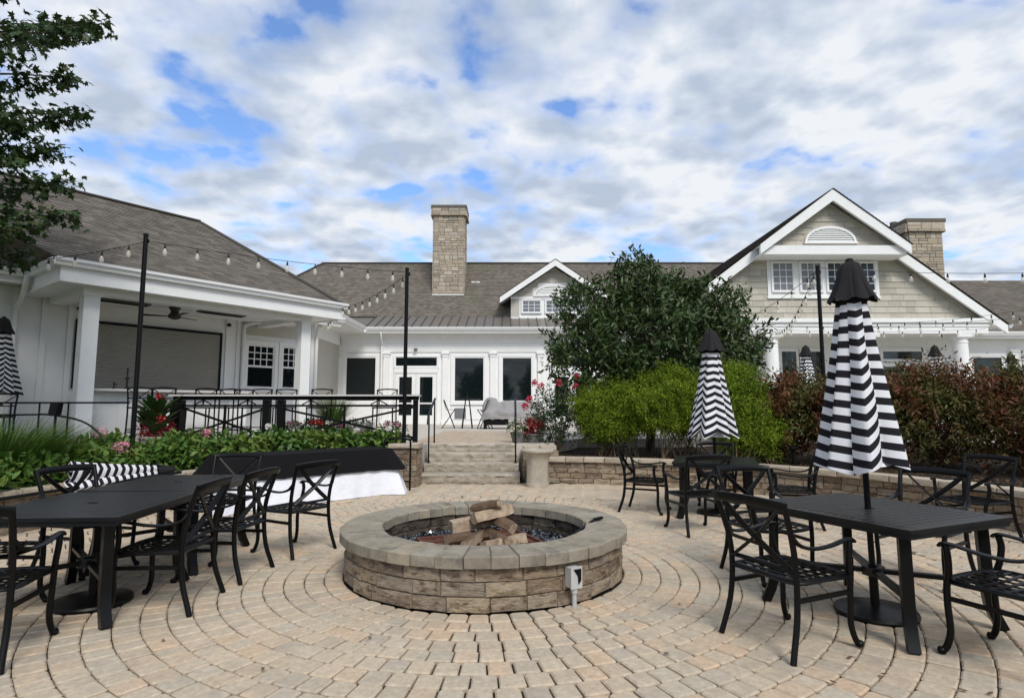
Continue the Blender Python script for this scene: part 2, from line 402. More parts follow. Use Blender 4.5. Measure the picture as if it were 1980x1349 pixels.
def link(name, me, parent=None, loc=None, rz=None, scale=None):
    o = bpy.data.objects.new(name, me); C.objects.link(o)
    if parent is not None: o.parent = parent
    if loc is not None: o.location = loc
    if rz is not None: o.rotation_euler = (0, 0, rz)
    if scale is not None: o.scale = scale
    return o

def tag(o, label, cat, group=None):
    o['label'] = label; o['category'] = cat
    if group: o['group'] = group
    return o
def thing(name, label, cat, loc=(0,0,0), rz=0.0, group=None):
    o = bpy.data.objects.new(name, None); C.objects.link(o)
    o.empty_display_size = .1
    o.location = loc; o.rotation_euler = (0, 0, rz)
    return tag(o, label, cat, group)
def struct(o, kind='structure'):
    o['kind'] = kind; return o
def dup(root, loc, rz, label=None, group=None, scale=None):
    r = root.copy(); C.objects.link(r); r.location = loc; r.rotation_euler = (0, 0, rz)
    if scale: r.scale = (scale,)*3
    if label: r['label'] = label
    if group: r['group'] = group
    for ch in list(root.children):
        c_ = ch.copy(); C.objects.link(c_); c_.parent = r
        for g in list(ch.children):
            d = g.copy(); C.objects.link(d); d.parent = c_
    return r

def block_mesh(name, m, seed, rough=.06, bev=.05):
    """unit block, -y face split and uneven, edges chamfered; scaled per object"""
    r = random.Random(seed); mb = MB()
    a = .5; e = bev
    def j(k): return r.uniform(-k, k)
    out = [(-a,-a), (a,-a), (a,a), (-a,a)]
    back = [(x+j(.01), .5, z+j(.015)) for x, z in out]
    rim = [(x+j(.01), -.5+e*1.2, z+j(.02)) for x, z in out]
    fr = [(x*(1-e*1.1)+j(.012), -.5-r.uniform(0, rough), z*(1-e*2.2)+j(.03)) for x, z in out]
    mid = [(j(.2), -.5-r.uniform(0, rough*1.6), j(.2))]
    vs = back + rim + fr + mid
    fs = [(0,1,2,3)] + [(i, 4+i, 4+(i+1) % 4, (i+1) % 4) for i in range(4)] + [(4+i, 8+i, 8+(i+1) % 4, 4+(i+1) % 4) for i in range(4)] + [(8+i, 12, 8+(i+1) % 4) for i in range(4)]
    mb.add(vs, fs)
    return mb.mesh(name, m)

# leaf clouds -------------------------------------------------------
LEAF = (np.array([(0,0,0),(.30,.25,.07),(.36,.62,.06),(0,1,0),(-.36,.62,.06),(-.30,.25,.07)], float), [(0,1,2,3),(0,3,4,5)])
BLADE = (np.array([(-.5,0,0),(.5,0,0),(.3,.6,.0),(0,1,0),(-.3,.6,0)], float), [(0,1,2,3),(0,2,3,4)])
MAPLE = (np.array([(0,0,0),(.12,.22,0),(.5,.18,-.05),(.34,.38,.02),(.62,.66,-.08),(.26,.62,.03),(0,1.05,-.03),(-.26,.62,.03),(-.62,.66,-.08),(-.34,.38,.02),(-.5,.18,-.05),(-.12,.22,0)], float),
         [(0,1,3,5),(1,2,3),(3,4,5),(0,5,6,7),(0,7,9,11),(7,8,9),(9,10,11)])
PETAL = (np.array([(0,0,0),(.45,.5,.12),(0,1,0),(-.45,.5,.12)], float), [(0,1,2),(0,2,3)])
def leaf_mesh(name, m, pos, dirs, nrm, length, width, tmpl=LEAF, curl=0.0):
    """one mesh of many leaves; arrays pos, dirs(tip direction), nrm(rough normal), length, width"""
    T, F = tmpl; N = len(pos)
    d = dirs/np.linalg.norm(dirs, axis=1, keepdims=True)
    s = np.cross(d, nrm); s /= (np.linalg.norm(s, axis=1, keepdims=True)+1e-9)
    u = np.cross(s, d)
    L = np.broadcast_to(length, (N,))[:, None, None]; W = np.broadcast_to(width, (N,))[:, None, None]
    V = pos[:, None, :] + s[:, None, :]*T[None, :, 0:1]*W + d[:, None, :]*T[None, :, 1:2]*L + u[:, None, :]*(T[None, :, 2:3]*W - curl*(T[None, :, 1:2]**2)*L)
    k = len(T); V = V.reshape(-1, 3)
    me = bpy.data.meshes.new(name)
    me.vertices.add(len(V)); me.vertices.foreach_set('co', V.ravel())
    per = [len(f) for f in F]; lf = np.array([i for f in F for i in f])
    loops = (lf[None, :] + (np.arange(N)*k)[:, None]).ravel()
    tot = np.tile(per, N); st = np.concatenate([[0], np.cumsum(tot)[:-1]])
    me.loops.add(len(loops)); me.loops.foreach_set('vertex_index', loops.astype(np.int32))
    me.polygons.add(len(tot)); me.polygons.foreach_set('loop_start', st.astype(np.int32)); me.polygons.foreach_set('loop_total', tot.astype(np.int32))
    me.update(calc_edges=True); me.validate()
    me.materials.append(MATS[m])
    return me

def rand_dirs(n, up=0.0):
    v = rng.normal(size=(n, 3)); v[:, 2] += up
    return v/np.linalg.norm(v, axis=1, keepdims=True)
def clumps(blobs, n_clump, lumpy=.25, shell=.55):
    """centres spread through a union of ellipsoids (cx,cy,cz,rx,ry,rz), denser to the outside; returns pos, outward"""
    wts = np.array([b[3]*b[4]*b[5] for b in blobs])**.75; wts /= wts.sum()
    P, O = [], []
    for b, w in zip(blobs, wts):
        n = max(3, int(n_clump*w))
        d = rand_dirs(n)
        r = shell + (1-shell)*rng.random(n)**.6
        r *= 1 + lumpy*(rng.random(n)-.5)*1.2
        p = d*r[:, None]*np.array(b[3:6]) + np.array(b[0:3])
        o = d/np.array(b[3:6]); o /= np.linalg.norm(o, axis=1, keepdims=True)
        P.append(p); O.append(o)
    return np.concatenate(P), np.concatenate(O)
def foliage(name, m, blobs, n_clump, per, spread, length, width, parent, up=.25, out=.8, tmpl=LEAF, lumpy=.25, shell=.55, zmin=None, curl=.1, nup=.8):
    P, O = clumps(blobs, n_clump, lumpy, shell)
    n = len(P)
    ax = O*out + rand_dirs(n)*.55 + np.array([0,0,up]); ax /= np.linalg.norm(ax, axis=1, keepdims=True)
    t = rng.random((n, per))
    pos = P[:, None, :] + ax[:, None, :]*(t[..., None]*spread*1.6) + rng.normal(size=(n, per, 3))*spread*.35
    dirs = ax[:, None, :]*.55 + rng.normal(size=(n, per, 3))*.75 + np.array([0,0,.1])
    nrm = rng.normal(size=(n, per, 3))*.6 + np.array([0,0,nup]) + O[:, None, :]*.5
    pos, dirs, nrm = pos.reshape(-1,3), dirs.reshape(-1,3), nrm.reshape(-1,3)
    if zmin is not None:
        k = pos[:, 2] > zmin; pos, dirs, nrm = pos[k], dirs[k], nrm[k]
    N = len(pos); sc = rng.uniform(.65, 1.2, N)
    me = leaf_mesh(name, m, pos, dirs, nrm, length*sc, width*sc, tmpl, curl)
    o = link(name, me, parent)
    if name == 'sprigs': o['kind'] = 'stuff'
    return o
def branches(name, m, base, tips, r0, parent, r1=.006, mids=.5, n=6, jit=0.0):
    mb = MB()
    for t in tips:
        b = Vector(base) + Vector((random.uniform(-jit,jit), random.uniform(-jit,jit), 0)); t = Vector(t)
        mid = b.lerp(t, mids) + Vector((random.uniform(-.1,.1), random.uniform(-.1,.1), .12))*(t-b).length*.4
        mb.sweep([b, mid, t], r0*2, r0*2, n=n, smooth=3, taper=(1, r1/r0))
    return mb.build(name, m, parent, smooth=60)
# ------------------------------------------------------------------ ground, patio, walls
PIT = (-.25, 5.64); RC = (.1, 5.7); RW = 6.05; TZ = .70
def ground():
    mb = MB(); mb.add([(-900,-900,-.12),(900,-900,-.12),(900,900,-.12),(-900,900,-.12)], [(0,1,2,3)])
    struct(mb.build('ground', 'lawn'))
    # patio bed: the dark jointing layer the pavers sit in
    mb = MB(); n = 96
    mb.add([(RC[0]+9*cos(2*pi*i/n), RC[1]+ (9 if sin(2*pi*i/n) < 0 else 6.4)*sin(2*pi*i/n), -.024) for i in range(n)], [tuple(range(n))])
    p = struct(mb.build('patio', 'joint_sand'))
    return p
PATIO = ground()

def paver_poly(r0, r1, da, rnd, cut=.013):
    rm = (r0+r1)/2
    def P(r, a): return (r*cos(a)-rm, r*sin(a))
    h = da/2; k = cut
    pts = [P(r0, -h+k/r0), P(r0, h-k/r0), P(r0+k, h), P(r1-k, h), P(r1, h-k/r1), P(r1, -h+k/r1), P(r1-k, -h), P(r0+k, -h)]
    return [(x+rnd.uniform(-.0025,.0025), y+rnd.uniform(-.0025,.0025)) for x, y in pts]
def slab_from_poly(mb, pts, z=0.0, ch=.011, depth=.034, tilt=(0,0), xf=None):
    n = len(pts); cx = sum(p[0] for p in pts)/n; cy = sum(p[1] for p in pts)/n
    vs = []
    for lv, (sh, dz) in enumerate(((1, 0), (0, -ch*.75), (0, -depth))):
        for x, y in pts:
            dx, dy = x-cx, y-cy; L = hypot(dx, dy) or 1
            f = (L-ch*1.1*sh)/L
            X, Y = cx+dx*f, cy+dy*f
            zz = z+dz + (tilt[0]*dx + tilt[1]*dy if lv < 2 else 0)
            vs.append((X, Y, zz))
    if xf: vs = [xf(v) for v in vs]
    fs = [tuple(range(n))] + [(l*n+i, (l+1)*n+i, (l+1)*n+(i+1) % n, l*n+(i+1) % n) for l in range(2) for i in range(n)]
    mb.add(vs, fs)

def paving():
    rnd = random.Random(3)
    R0, DR, RMAX = 1.255, .160, 4.15
    cand = []
    k = 0; r = R0
    while r < RMAX:
        r1 = r + DR*rnd.uniform(.97, 1.03); n = max(8, round(2*pi*(r+r1)/2/.150)); off = rnd.random()*6
        for i in range(n):
            a = off + 2*pi*i/n; rm = (r+r1)/2
            x, y = PIT[0]+rm*cos(a), PIT[1]+rm*sin(a)
            if y < 1.2: continue
            cand.append((r, r1, 2*pi/n, a, x, y, k))
        r = r1; k += 1
    inview = [c for c in cand if c[5] > 2.75 and abs(c[4]) < c[5]*.88]
    inview.sort(key=lambda c: hypot(c[4], c[5]+.6))
    near = set(id(c) for c in inview[:300])
    meshes = {}
    stuff = MB()
    for c in cand:
        r0, r1, da, a, x, y, kk = c
        gap = .008
        if id(c) in near:
            key = (kk, rnd.randrange(4))
            if key not in meshes:
                mb = MB(); slab_from_poly(mb, paver_poly(r0+gap*.40, r1-gap*.40, da-gap*1.35/r0, rnd))
                meshes[key] = mb.mesh('paver', 'paver')
            o = link('paver', meshes[key], PATIO, (x, y, rnd.uniform(-.003, .003)))
            o.rotation_euler = (rnd.uniform(-.012,.012), rnd.uniform(-.012,.012), a + rnd.uniform(-.006,.006))
        else:
            pts = paver_poly(r0+gap*.40, r1-gap*.40, da-gap*1.35/r0, rnd)
            ca, sa = cos(a), sin(a)
            slab_from_poly(stuff, pts, z=rnd.uniform(-.003,.003), tilt=(rnd.uniform(-.012,.012), rnd.uniform(-.012,.012)),
                           xf=lambda v: (x+v[0]*ca-v[1]*sa, y+v[0]*sa+v[1]*ca, v[2]))
    # herringbone outside the circle
    w = .112; ang = radians(38); ca, sa = cos(ang), sin(ang); gp = .005
    for i in range(-80, 80):
        for j in range(-80, 80):
            t = (i-j) % 4
            if t == 0: x0, y0, x1, y1 = i, j, i+2, j+1
            elif t == 3: x0, y0, x1, y1 = i, j, i+1, j+2
            else: continue
            u, v = (x0+x1)/2*w, (y0+y1)/2*w
            X, Y = PIT[0]+u*ca-v*sa, PIT[1]+u*sa+v*ca
            rr = hypot(X-PIT[0], Y-PIT[1])
            if rr < r+.02 or hypot(X-RC[0], Y-RC[1]) > RW+.12 or Y < 1.0 or abs(X) > Y*1.2+2.0: continue
            if Y > 11.62: continue
            hx, hy = (x1-x0)*w/2-gp, (y1-y0)*w/2-gp; c = .012
            pts = [(-hx+c,-hy),(hx-c,-hy),(hx,-hy+c),(hx,hy-c),(hx-c,hy),(-hx+c,hy),(-hx,hy-c),(-hx,-hy+c)]
            slab_from_poly(stuff, pts, z=rnd.uniform(-.003,.003), tilt=(rnd.uniform(-.015,.015), rnd.uniform(-.015,.015)),
                           xf=lambda q: (X+q[0]*ca-q[1]*sa, Y+q[0]*sa+q[1]*ca, q[2]))
    # edge ring closing the joint between circle and herringbone
    n = round(2*pi*(r+.03)/.2)
    o = stuff.build('paver', 'paver', PATIO); o['kind'] = 'stuff'
paving()

BLK = [block_mesh('wall_block', 'wall_block', s, .07) for s in range(6)]
CAPB = [block_mesh('cap_block', 'cap_block', 20+s, .03, .07) for s in range(4)]
PCAP = [block_mesh('cap_stone', 'pit_cap', 40+s, .03, .06) for s in range(4)]

def arc_wall(parent, cx, cy, R, a0, a1, courses, h, cap_h, seed, blen=.30, depth=.2, z0=0.0, capov=.03):
    rnd = random.Random(seed)
    for k in range(courses+1):
        cap = k == courses
        a = a0 + rnd.random()*.02
        while a < a1:
            L = blen*rnd.uniform(.72, 1.22) if not cap else .36*rnd.uniform(.85, 1.15)
            da = L/R
            if a + da > a1: da = a1 - a
            if da*R < .05: break
            am = a+da/2; ww = da*R - .004
            hh = (cap_h if cap else h) - .004
            rr = R + depth/2 + rnd.uniform(-.008, .008) - (capov if cap else 0)
            z = z0 + k*h + hh/2
            o = link('coping_stone' if cap else 'brick', rnd.choice(CAPB if cap else BLK), parent)
            o.location = (cx+rr*cos(am), cy+rr*sin(am), z)
            o.rotation_euler = (0, 0, am - pi/2 + pi)
            # local -y faces outward of the arc wall's concave side (the patio)
            o.rotation_euler = (0, 0, am - pi/2)
            o.scale = (ww, depth+(capov*2 if cap else 0), hh)
            a += da

def retaining_walls():
    w = thing('retaining_wall', 'curved low wall of tan and brown stone blocks holding the shrub bed, right of the steps', 'stone wall', (RC[0], RC[1], 0))
    arc_wall(w, 0, 0, RW, radians(-32), radians(88.5), 4, .1, .1, 5)
    core = MB(); n = 40
    vs = []; 
    for i in range(n+1):
        a = radians(-32)+radians(120.3)*i/n
        for r, z in ((RW+.05, .005), (RW+.05, .46), (RW+.18, .46), (RW+.18, .005)): vs.append((r*cos(a), r*sin(a), z))
    core.add(vs, [(i*4+j, i*4+j+1, i*4+5+j, i*4+4+j) for i in range(n) for j in range(3)])
    core.build('wall_core', 'mortar', w)
    w = thing('retaining_wall', 'curved low stone block wall in front of the hydrangea bed, left of the steps', 'stone wall', (RC[0], RC[1], 0))
    arc_wall(w, 0, 0, RW, radians(109.5), radians(196), 4, .1, .1, 9)
    core = MB(); vs = []
    for i in range(n+1):
        a = radians(109.7)+radians(86.3)*i/n
        for r, z in ((RW+.05, .005), (RW+.05, .46), (RW+.18, .46), (RW+.18, .005)): vs.append((r*cos(a), r*sin(a), z))
    core.add(vs, [(i*4+j, i*4+j+1, i*4+5+j, i*4+4+j) for i in range(n) for j in range(3)])
    core.build('wall_core', 'mortar', w)
    # pier at the left of the steps
    p = thing('stone_pier', 'square stone block pier carrying the railing end post beside the steps', 'stone pier', (-2.0, 11.28, 0))
    rnd = random.Random(4)
    MB().box(-.215,.215,-.165,.215,.004,.69).build('pier_core', 'mortar', p)
    for k in range(7):
        z = k*.1+.05
        xs = [-.24, rnd.uniform(-.1,.1), .24]
        for x0, x1 in zip(xs, xs[1:]):
            o = link('brick', rnd.choice(BLK), p, ((x0+x1)/2, -.19, z)); o.scale = (x1-x0-.006, .1, .095)
        for yy in (-.065, .155):
            o = link('brick', rnd.choice(BLK), p, (.235, yy, z), pi/2); o.scale = (.214, .08, .094)
            o = link('brick', rnd.choice(BLK), p, (-.235, yy, z), -pi/2); o.scale = (.214, .08, .094)
    o = link('cap', CAPB[0], p, (0, 0, .745)); o.scale = (.58, .56, .085)
    # block cheek right of steps
    p = thing('stone_cheek', 'short stack of stone blocks with flat coping flanking the right of the steps', 'stone wall', (.62, 12.1, 0))
    for k in range(6):
        z = k*.1+.05
        xs = [-.40, -.05+rnd.uniform(-.1,.1), .3]
        for x0, x1 in zip(xs, xs[1:]):
            o = link('brick', rnd.choice(BLK), p, ((x0+x1)/2, -.2, z)); o.scale = (x1-x0-.006, .12, .095)
        for yy in (-.03, .24, .51):
            o = link('brick', rnd.choice(BLK), p, (-.37, yy, z), -pi/2); o.scale = (.25, .1, .094)
    for x in (-.24, .1):
        o = link('coping_stone', random.choice(CAPB), p, (x, -.02, .65)); o.scale = (.33, .42, .09)
    MB().box(-.31,.28,-.13,.6,.004,.6).build('cheek_core', 'mortar', p)
retaining_walls()

def beds():
    def ann(name, a0, a1, r0, r1, z0, z1):
        mb = MB(); n = 48; m = 10; vs = []
        for i in range(n+1):
            a = radians(a0 + (a1-a0)*i/n)
            for j in range(m+1):
                t = j/m; r = r0+(r1-r0)*t
                x, y = RC[0]+r*cos(a), RC[1]+r*sin(a)
                z = z0+(z1-z0)*t + .05*mnoise.noise((x*1.7, y*1.7, 3)) if 0 < j < m else z0+(z1-z0)*t
                vs.append((x, y, z))
        mb.add(vs, [(i*(m+1)+j, (i+1)*(m+1)+j, (i+1)*(m+1)+j+1, i*(m+1)+j+1) for i in range(n) for j in range(m)])
        return struct(mb.build(name, 'soil', smooth=60))
    ann('planting_bed_right', -34, 85.5, RW+.15, 13.5, .40, .62)
    ann('planting_bed_left', 112, 200, RW+.15, 9.5, .40, .60)
beds()

def terrace():
    mb = MB()
    pts = [(.22,12.62),(-1.78,12.62),(-1.78,11.52),(-6.62,11.52),(-7.0,11.3),(-8.0,10.05),(-16,10.05),(-40,10.05),(-40,45),(45,45),(45,14.5),(9.5,14.5),(1.6,14.5),(.9,13.2),(.9,12.75)]
    mb.prism([(x,y,.0) for x,y in pts], (0,0,TZ))
    t = struct(mb.build('terrace', 'terrace_slab'))
    # bricks that show between the steps and the doors
    rnd = random.Random(12); meshes = []
    for v in range(3):
        m2 = MB(); slab_from_poly(m2, [(-.094,-.194),(.094,-.194),(.094,.194),(-.094,.194)], 0, .006, .02); meshes.append(m2.mesh('terrace_brick', 'terrace_paver'))
    for i in range(13):
        for j in range(16):
            x = -2.06 + i*.2; y = 12.86 + j*.4 + (.2 if i % 2 else 0)
            if y > 13.0 and x > .75: continue
            if x > .3 and y < 13.2: continue
            if x < -1.75 and y < 12.6: continue
            o = link('brick', rnd.choice(meshes), t, (x, y, TZ+.008+rnd.uniform(-.002,.002)))
    return t
terrace()

def steps():
    s = thing('stone_steps', 'four rough limestone slab steps climbing to the terrace', 'steps', (-.8, 11.5, 0))
    tops = [.19, .36, .53, .695]
    for k, zt in enumerate(tops):
        mb = MB(); rnd = random.Random(60+k)
        x0, x1 = -.95+.015*k, .95-.02*k
        y0, y1 = k*.36, k*.36+.48 if k < 3 else 1.14+.36*0+.0
        if k == 3: y1 = 1.13
        z0 = 0.0 if k == 0 else tops[k-1]-.02
        nx, nz = 44, 6; vs = []
        for j in range(nz+1):
            for i in range(nx+1):
                x = x0+(x1-x0)*i/nx; z = z0+(zt-z0)*j/nz; edge = j in (0, nz)
                d = 0 if j == nz else .05*abs(mnoise.noise((x*4.5+k*9, z*8, k*3.1))) + .04*abs(mnoise.noise((x*13, z*19, k+8))) - .02
                if j == nz: d = .012*mnoise.noise((x*9, 2, k))
                if j == nz-1: d -= .012
                if j == 0: d += .02
                if j < nz: d += .028*(1-j/nz)
                vs.append((x, y0+d+.0, z - (.004*abs(mnoise.noise((x*7,1,k))) if j == nz else 0)))
        b = len(vs)
        for i in range(nx+1): vs.append((x0+(x1-x0)*i/nx, y1, zt + .004*mnoise.noise((i*.4, 5, k))))
        fs = [(j*(nx+1)+i, j*(nx+1)+i+1, (j+1)*(nx+1)+i+1, (j+1)*(nx+1)+i) for j in range(nz) for i in range(nx)]
        fs += [(nz*(nx+1)+i, nz*(nx+1)+i+1, b+i+1, b+i) for i in range(nx)]
        c = len(vs); vs += [(x0, y1, z0), (x1, y1, z0)]
        fs += [tuple([j*(nx+1) for j in range(nz+1)] + [b, c]), tuple([j*(nx+1)+nx for j in range(nz, -1, -1)] + [c+1, b+nx])]
        mb.add(vs, fs); mb.build('tread', 'limestone', s, smooth=50)
    for sx, lab in ((-.86, 'slim black steel handrail on the left side of the stone steps'), (.87, 'slim black steel handrail on the right side of the stone steps')):
        h = thing('handrail', lab, 'handrail', (-.8+sx, 11.5, 0))
        lo, hi = (.44, .36), (1.28, .695)
        zt0, zt1 = lo[1]+.92, hi[1]+.93
        MB().cyl((0,lo[0],lo[1]-.01), (0,lo[0],zt0), .016, n=8).build('post', 'black_iron', h, smooth=40)
        MB().cyl((0,hi[0],hi[1]-.01), (0,hi[0],zt1), .016, n=8).build('post', 'black_iron', h, smooth=40)
        MB().sweep([(0,lo[0]-.16,zt0-.16),(0,lo[0]-.1,zt0-.02),(0,lo[0],zt0+.05),(0,hi[0],zt1),(0,hi[0]+.1,zt1+.01)], .045, .02, n=8, smooth=3).build('rail', 'black_iron', h, smooth=50)
        for y, z in (lo, hi): MB().lathe([(.05,0),(.05,.012),(.02,.02),(.018,.06)], 12, (0,y,z-.005)).build('base_plate', 'black_iron', h)
steps()

# ------------------------------------------------------------------ roofs and windows
def roof_plane(mb, e0, e1, r1, r0, exposure=.145, butt=.012):
    e0, e1, r1, r0 = map(Vector, (e0, e1, r1, r0))
    L = max((r0-e0).length, (r1-e1).length)
    nrm = (e1-e0).cross(r0-e0).normalized() if (r0-e0).length > .01 else (e1-e0).cross(r1-e0).normalized()
    if nrm.z < 0: nrm = -nrm
    ud = (e1-e0).normalized()
    # true up-slope length
    up = nrm.cross(ud); 
    if up.z < 0: up = -up
    H = abs((r0-e0).dot(up)) if (r0-e0).length > .01 else abs((r1-e1).dot(up))
    n = max(1, round(H/exposure))
    for k in range(n):
        t0, t1 = k/n, (k+1)/n
        a, b = e0.lerp(r0, t0), e1.lerp(r1, t0); c, d = e1.lerp(r1, t1), e0.lerp(r0, t1)
        vs = [a+nrm*butt, b+nrm*butt, c, d, a-nrm*.004, b-nrm*.004]
        def U(p, v): return ((p-e0).dot(ud)+50, v*.145+50)
        mb.add(vs, [(0,1,2,3),(4,5,1,0)], [[U(a,k+.08),U(b,k+.08),U(c,k+.92),U(d,k+.92)],[U(a,k+.05),U(b,k+.05),U(b,k+.06),U(a,k+.06)]])
def roof_obj(name, m, parent, planes, thick=.1):
    mb = MB()
    for p in planes: roof_plane(mb, *p)
    me = bpy.data.meshes.new(name); me.from_pydata(mb.v, [], mb.f)
    ul = me.uv_layers.new(name='UVMap'); ul.data.foreach_set('uv', [c for f in mb.uv for p in f for c in p])
    me.materials.append(MATS[m])
    return link(name, me, parent)

UNIT = {}
def unit_box(m):
    if m not in UNIT:
        UNIT[m] = MB().box(-.5,.5,-.5,.5,-.5,.5).mesh('piece', m)
    return UNIT[m]
def bx(name, m, parent, x0, x1, y0, y1, z0, z1):
    return link(name, unit_box(m), parent, ((x0+x1)/2, (y0+y1)/2, (z0+z1)/2), None, (x1-x0, y1-y0, z1-z0))

def window(parent, x0, x1, z0, z1, y, grid=None, casing=.07, glass='glass', grid_to=0.0, sash=.05, name='window', depth=.07):
    """wall faces -y at y. grid=(nx,nz): lights; grid_to: fraction of the height (from below) that stays one light"""
    fr = MB(); c = casing
    fr.box(x0-c, x0, y-depth, y-.002, z0-c, z1+c); fr.box(x1, x1+c, y-depth, y-.002, z0-c, z1+c)
    fr.box(x0, x1, y-depth, y-.002, z1, z1+c); fr.box(x0, x1, y-depth-.015, y-.002, z0-c, z0)
    w = fr.build(name, 'white_paint', parent)
    s = sash; sb = MB(); d0, d1 = y-depth+.02, y-.012
    sb.box(x0, x0+s, d0, d1, z0, z1); sb.box(x1-s, x1, d0, d1, z0, z1); sb.box(x0+s, x1-s, d0, d1, z0, z0+s); sb.box(x0+s, x1-s, d0, d1, z1-s, z1)
    zs = z0+s
    def pane(a, b, c_, d):
        bx('pane', glass, w, a, b, y-.024, y-.014, c_, d)
    if grid:
        nx, nz = grid; zb = z0+s
        if grid_to:
            zm = z0+(z1-z0)*grid_to
            sb.box(x0+s, x1-s, d0, d1, zm-.025, zm+.025)
            pane(x0+s, x1-s, z0+s, zm-.025); zb = zm+.025
        mt = MB(); mw = .011; W = (x1-x0-2*s)/nx; Hh = (z1-s-zb)/nz
        for i in range(1, nx): mt.box(x0+s+i*W-mw, x0+s+i*W+mw, y-.034, y-.026, zb, z1-s)
        for j in range(1, nz): mt.box(x0+s, x1-s, y-.036, y-.0275, zb+j*Hh-mw, zb+j*Hh+mw)
        mt.build('muntin', 'white_paint', w)
        for i in range(nx):
            for j in range(nz): pane(x0+s+i*W+.002, x0+s+(i+1)*W-.002, zb+j*Hh+.002, zb+(j+1)*Hh-.002)
    else:
        pane(x0+s, x1-s, z0+s, z1-s)
    sb.build('sash', 'white_paint', w)
    return w

def gutter(parent, p, q, out, name='gutter', w=.13, h=.13):
    """K-style gutter from p to q, projecting along out"""
    p, q, o = Vector(p), Vector(q), Vector(out).normalized()
    prof = [(0,0),(.6,0),(.72,.35),(.98,.62),(1,1),(.93,1),(.9,.68),(.6,.4),(.55,.1),(.05,.1),(.05,1),(0,1)]
    mb = MB(); vs = []; n = len(prof)
    for e in (p, q):
        for a, b in prof: vs.append(e + o*a*w + Vector((0,0,1))*(b-1)*h)
    mb.add(vs, [(i, (i+1) % n, n+(i+1) % n, n+i) for i in range(n)] + [tuple(range(n)), tuple(range(2*n-1, n-1, -1))])
    return mb.build(name, 'white_gutter', parent)
def downspout(parent, pts, name='downspout', r=.042):
    return MB().sweep(pts, r*2, r*2, n=8, smooth=2).build(name, 'white_gutter', parent, smooth=50)
def pilaster(parent, x, y, z0, z1, w=.26, d=.1, name='pilaster'):
    mb = MB()
    mb.box(x-w/2, x+w/2, y-d, y-.002, z0+.2, z1-.22)
    mb.box(x-w/2-.03, x+w/2+.03, y-d-.03, y-.002, z0, z0+.2)
    mb.box(x-w/2-.02, x+w/2+.02, y-d-.02, y-.002, z1-.22, z1-.17)
    mb.box(x-w/2-.004, x+w/2+.004, y-d-.004, y-.002, z1-.17, z1-.09)
    mb.box(x-w/2-.05, x+w/2+.05, y-d-.05, y-.002, z1-.09, z1)
    return mb.build(name, 'white_paint', parent)

STONE = [block_mesh('stone', 'chimney_stone', 80+s, .05, .06) for s in range(6)]
def stone_chimney(parent, x0, x1, y0, y1, z0, z1, seed, rowh=(.09,.24), name='chimney', crown=True):
    rnd = random.Random(seed)
    core = MB().box(x0+.03, x1-.03, y0+.03, y1-.03, z0, z1)
    ch = core.build(name, 'mortar', parent)
    faces = [((x0, y0), (x1, y0), 0), ((x0, y1), (x0, y0), -pi/2), ((x1, y0), (x1, y1), pi/2)]
    for (ax, ay), (bx_, by), rz in faces:
        L = hypot(bx_-ax, by-ay); z = z0
        while z < z1-.03:
            h = min(rnd.uniform(*rowh), z1-z); 
            if z1-z-h < .06: h = z1-z
            s = 0.0
            while s < L-.01:
                w = rnd.uniform(.16, .48)
                if L-s-w < .14: w = L-s
                parts = [(z, h)]
                if h > .17 and rnd.random() < .45: parts = [(z, h*.5), (z+h*.5, h*.5)]
                for zz, hh in parts:
                    t = (s+w/2)/L
                    o = link('stone', rnd.choice(STONE), ch, (ax+(bx_-ax)*t, ay+(by-ay)*t, zz+hh/2), rz)
                    o.scale = (w-.012, .10+rnd.uniform(0,.03), hh-.012)
                s += w
            z += h
    return ch
def crown(parent, x0, x1, y0, y1, z, name='chimney_crown'):
    """corbelled top band with stones and dark cap"""
    ch = MB().box(x0-.07, x1+.07, y0-.07, y1+.07, z, z+.40).build('chimney_band', 'mortar', parent)
    rnd = random.Random(int(abs(x0)*100))
    for (ax, ay, bx_, by, rz) in ((x0-.09, y0-.09, x1+.09, y0-.09, 0), (x0-.09, y1+.09, x0-.09, y0-.09, -pi/2), (x1+.09, y0-.09, x1+.09, y1+.09, pi/2)):
        L = hypot(bx_-ax, by-ay); 
        for row, (zz, hh) in enumerate(((z, .1), (z+.1, .3))):
            s = 0
            while s < L-.01:
                w = rnd.uniform(.3,.6); 
                if L-s-w < .2: w = L-s
                sub = [(zz, hh)] if hh < .2 or rnd.random() < .35 else [(zz, hh*.5), (zz+hh*.5, hh*.5)]
                for a_, b_ in sub:
                    t = (s+w/2)/L; o = link('stone', rnd.choice(STONE), ch, (ax+(bx_-ax)*t, ay+(by-ay)*t, a_+b_/2), rz); o.scale = (w-.012, .1+(.06 if row == 0 else 0), b_-.012)
                s += w
    MB().box(x0-.15, x1+.15, y0-.15, y1+.15, z+.401, z+.55).build('chimney_cap', 'chimney_cap', parent)

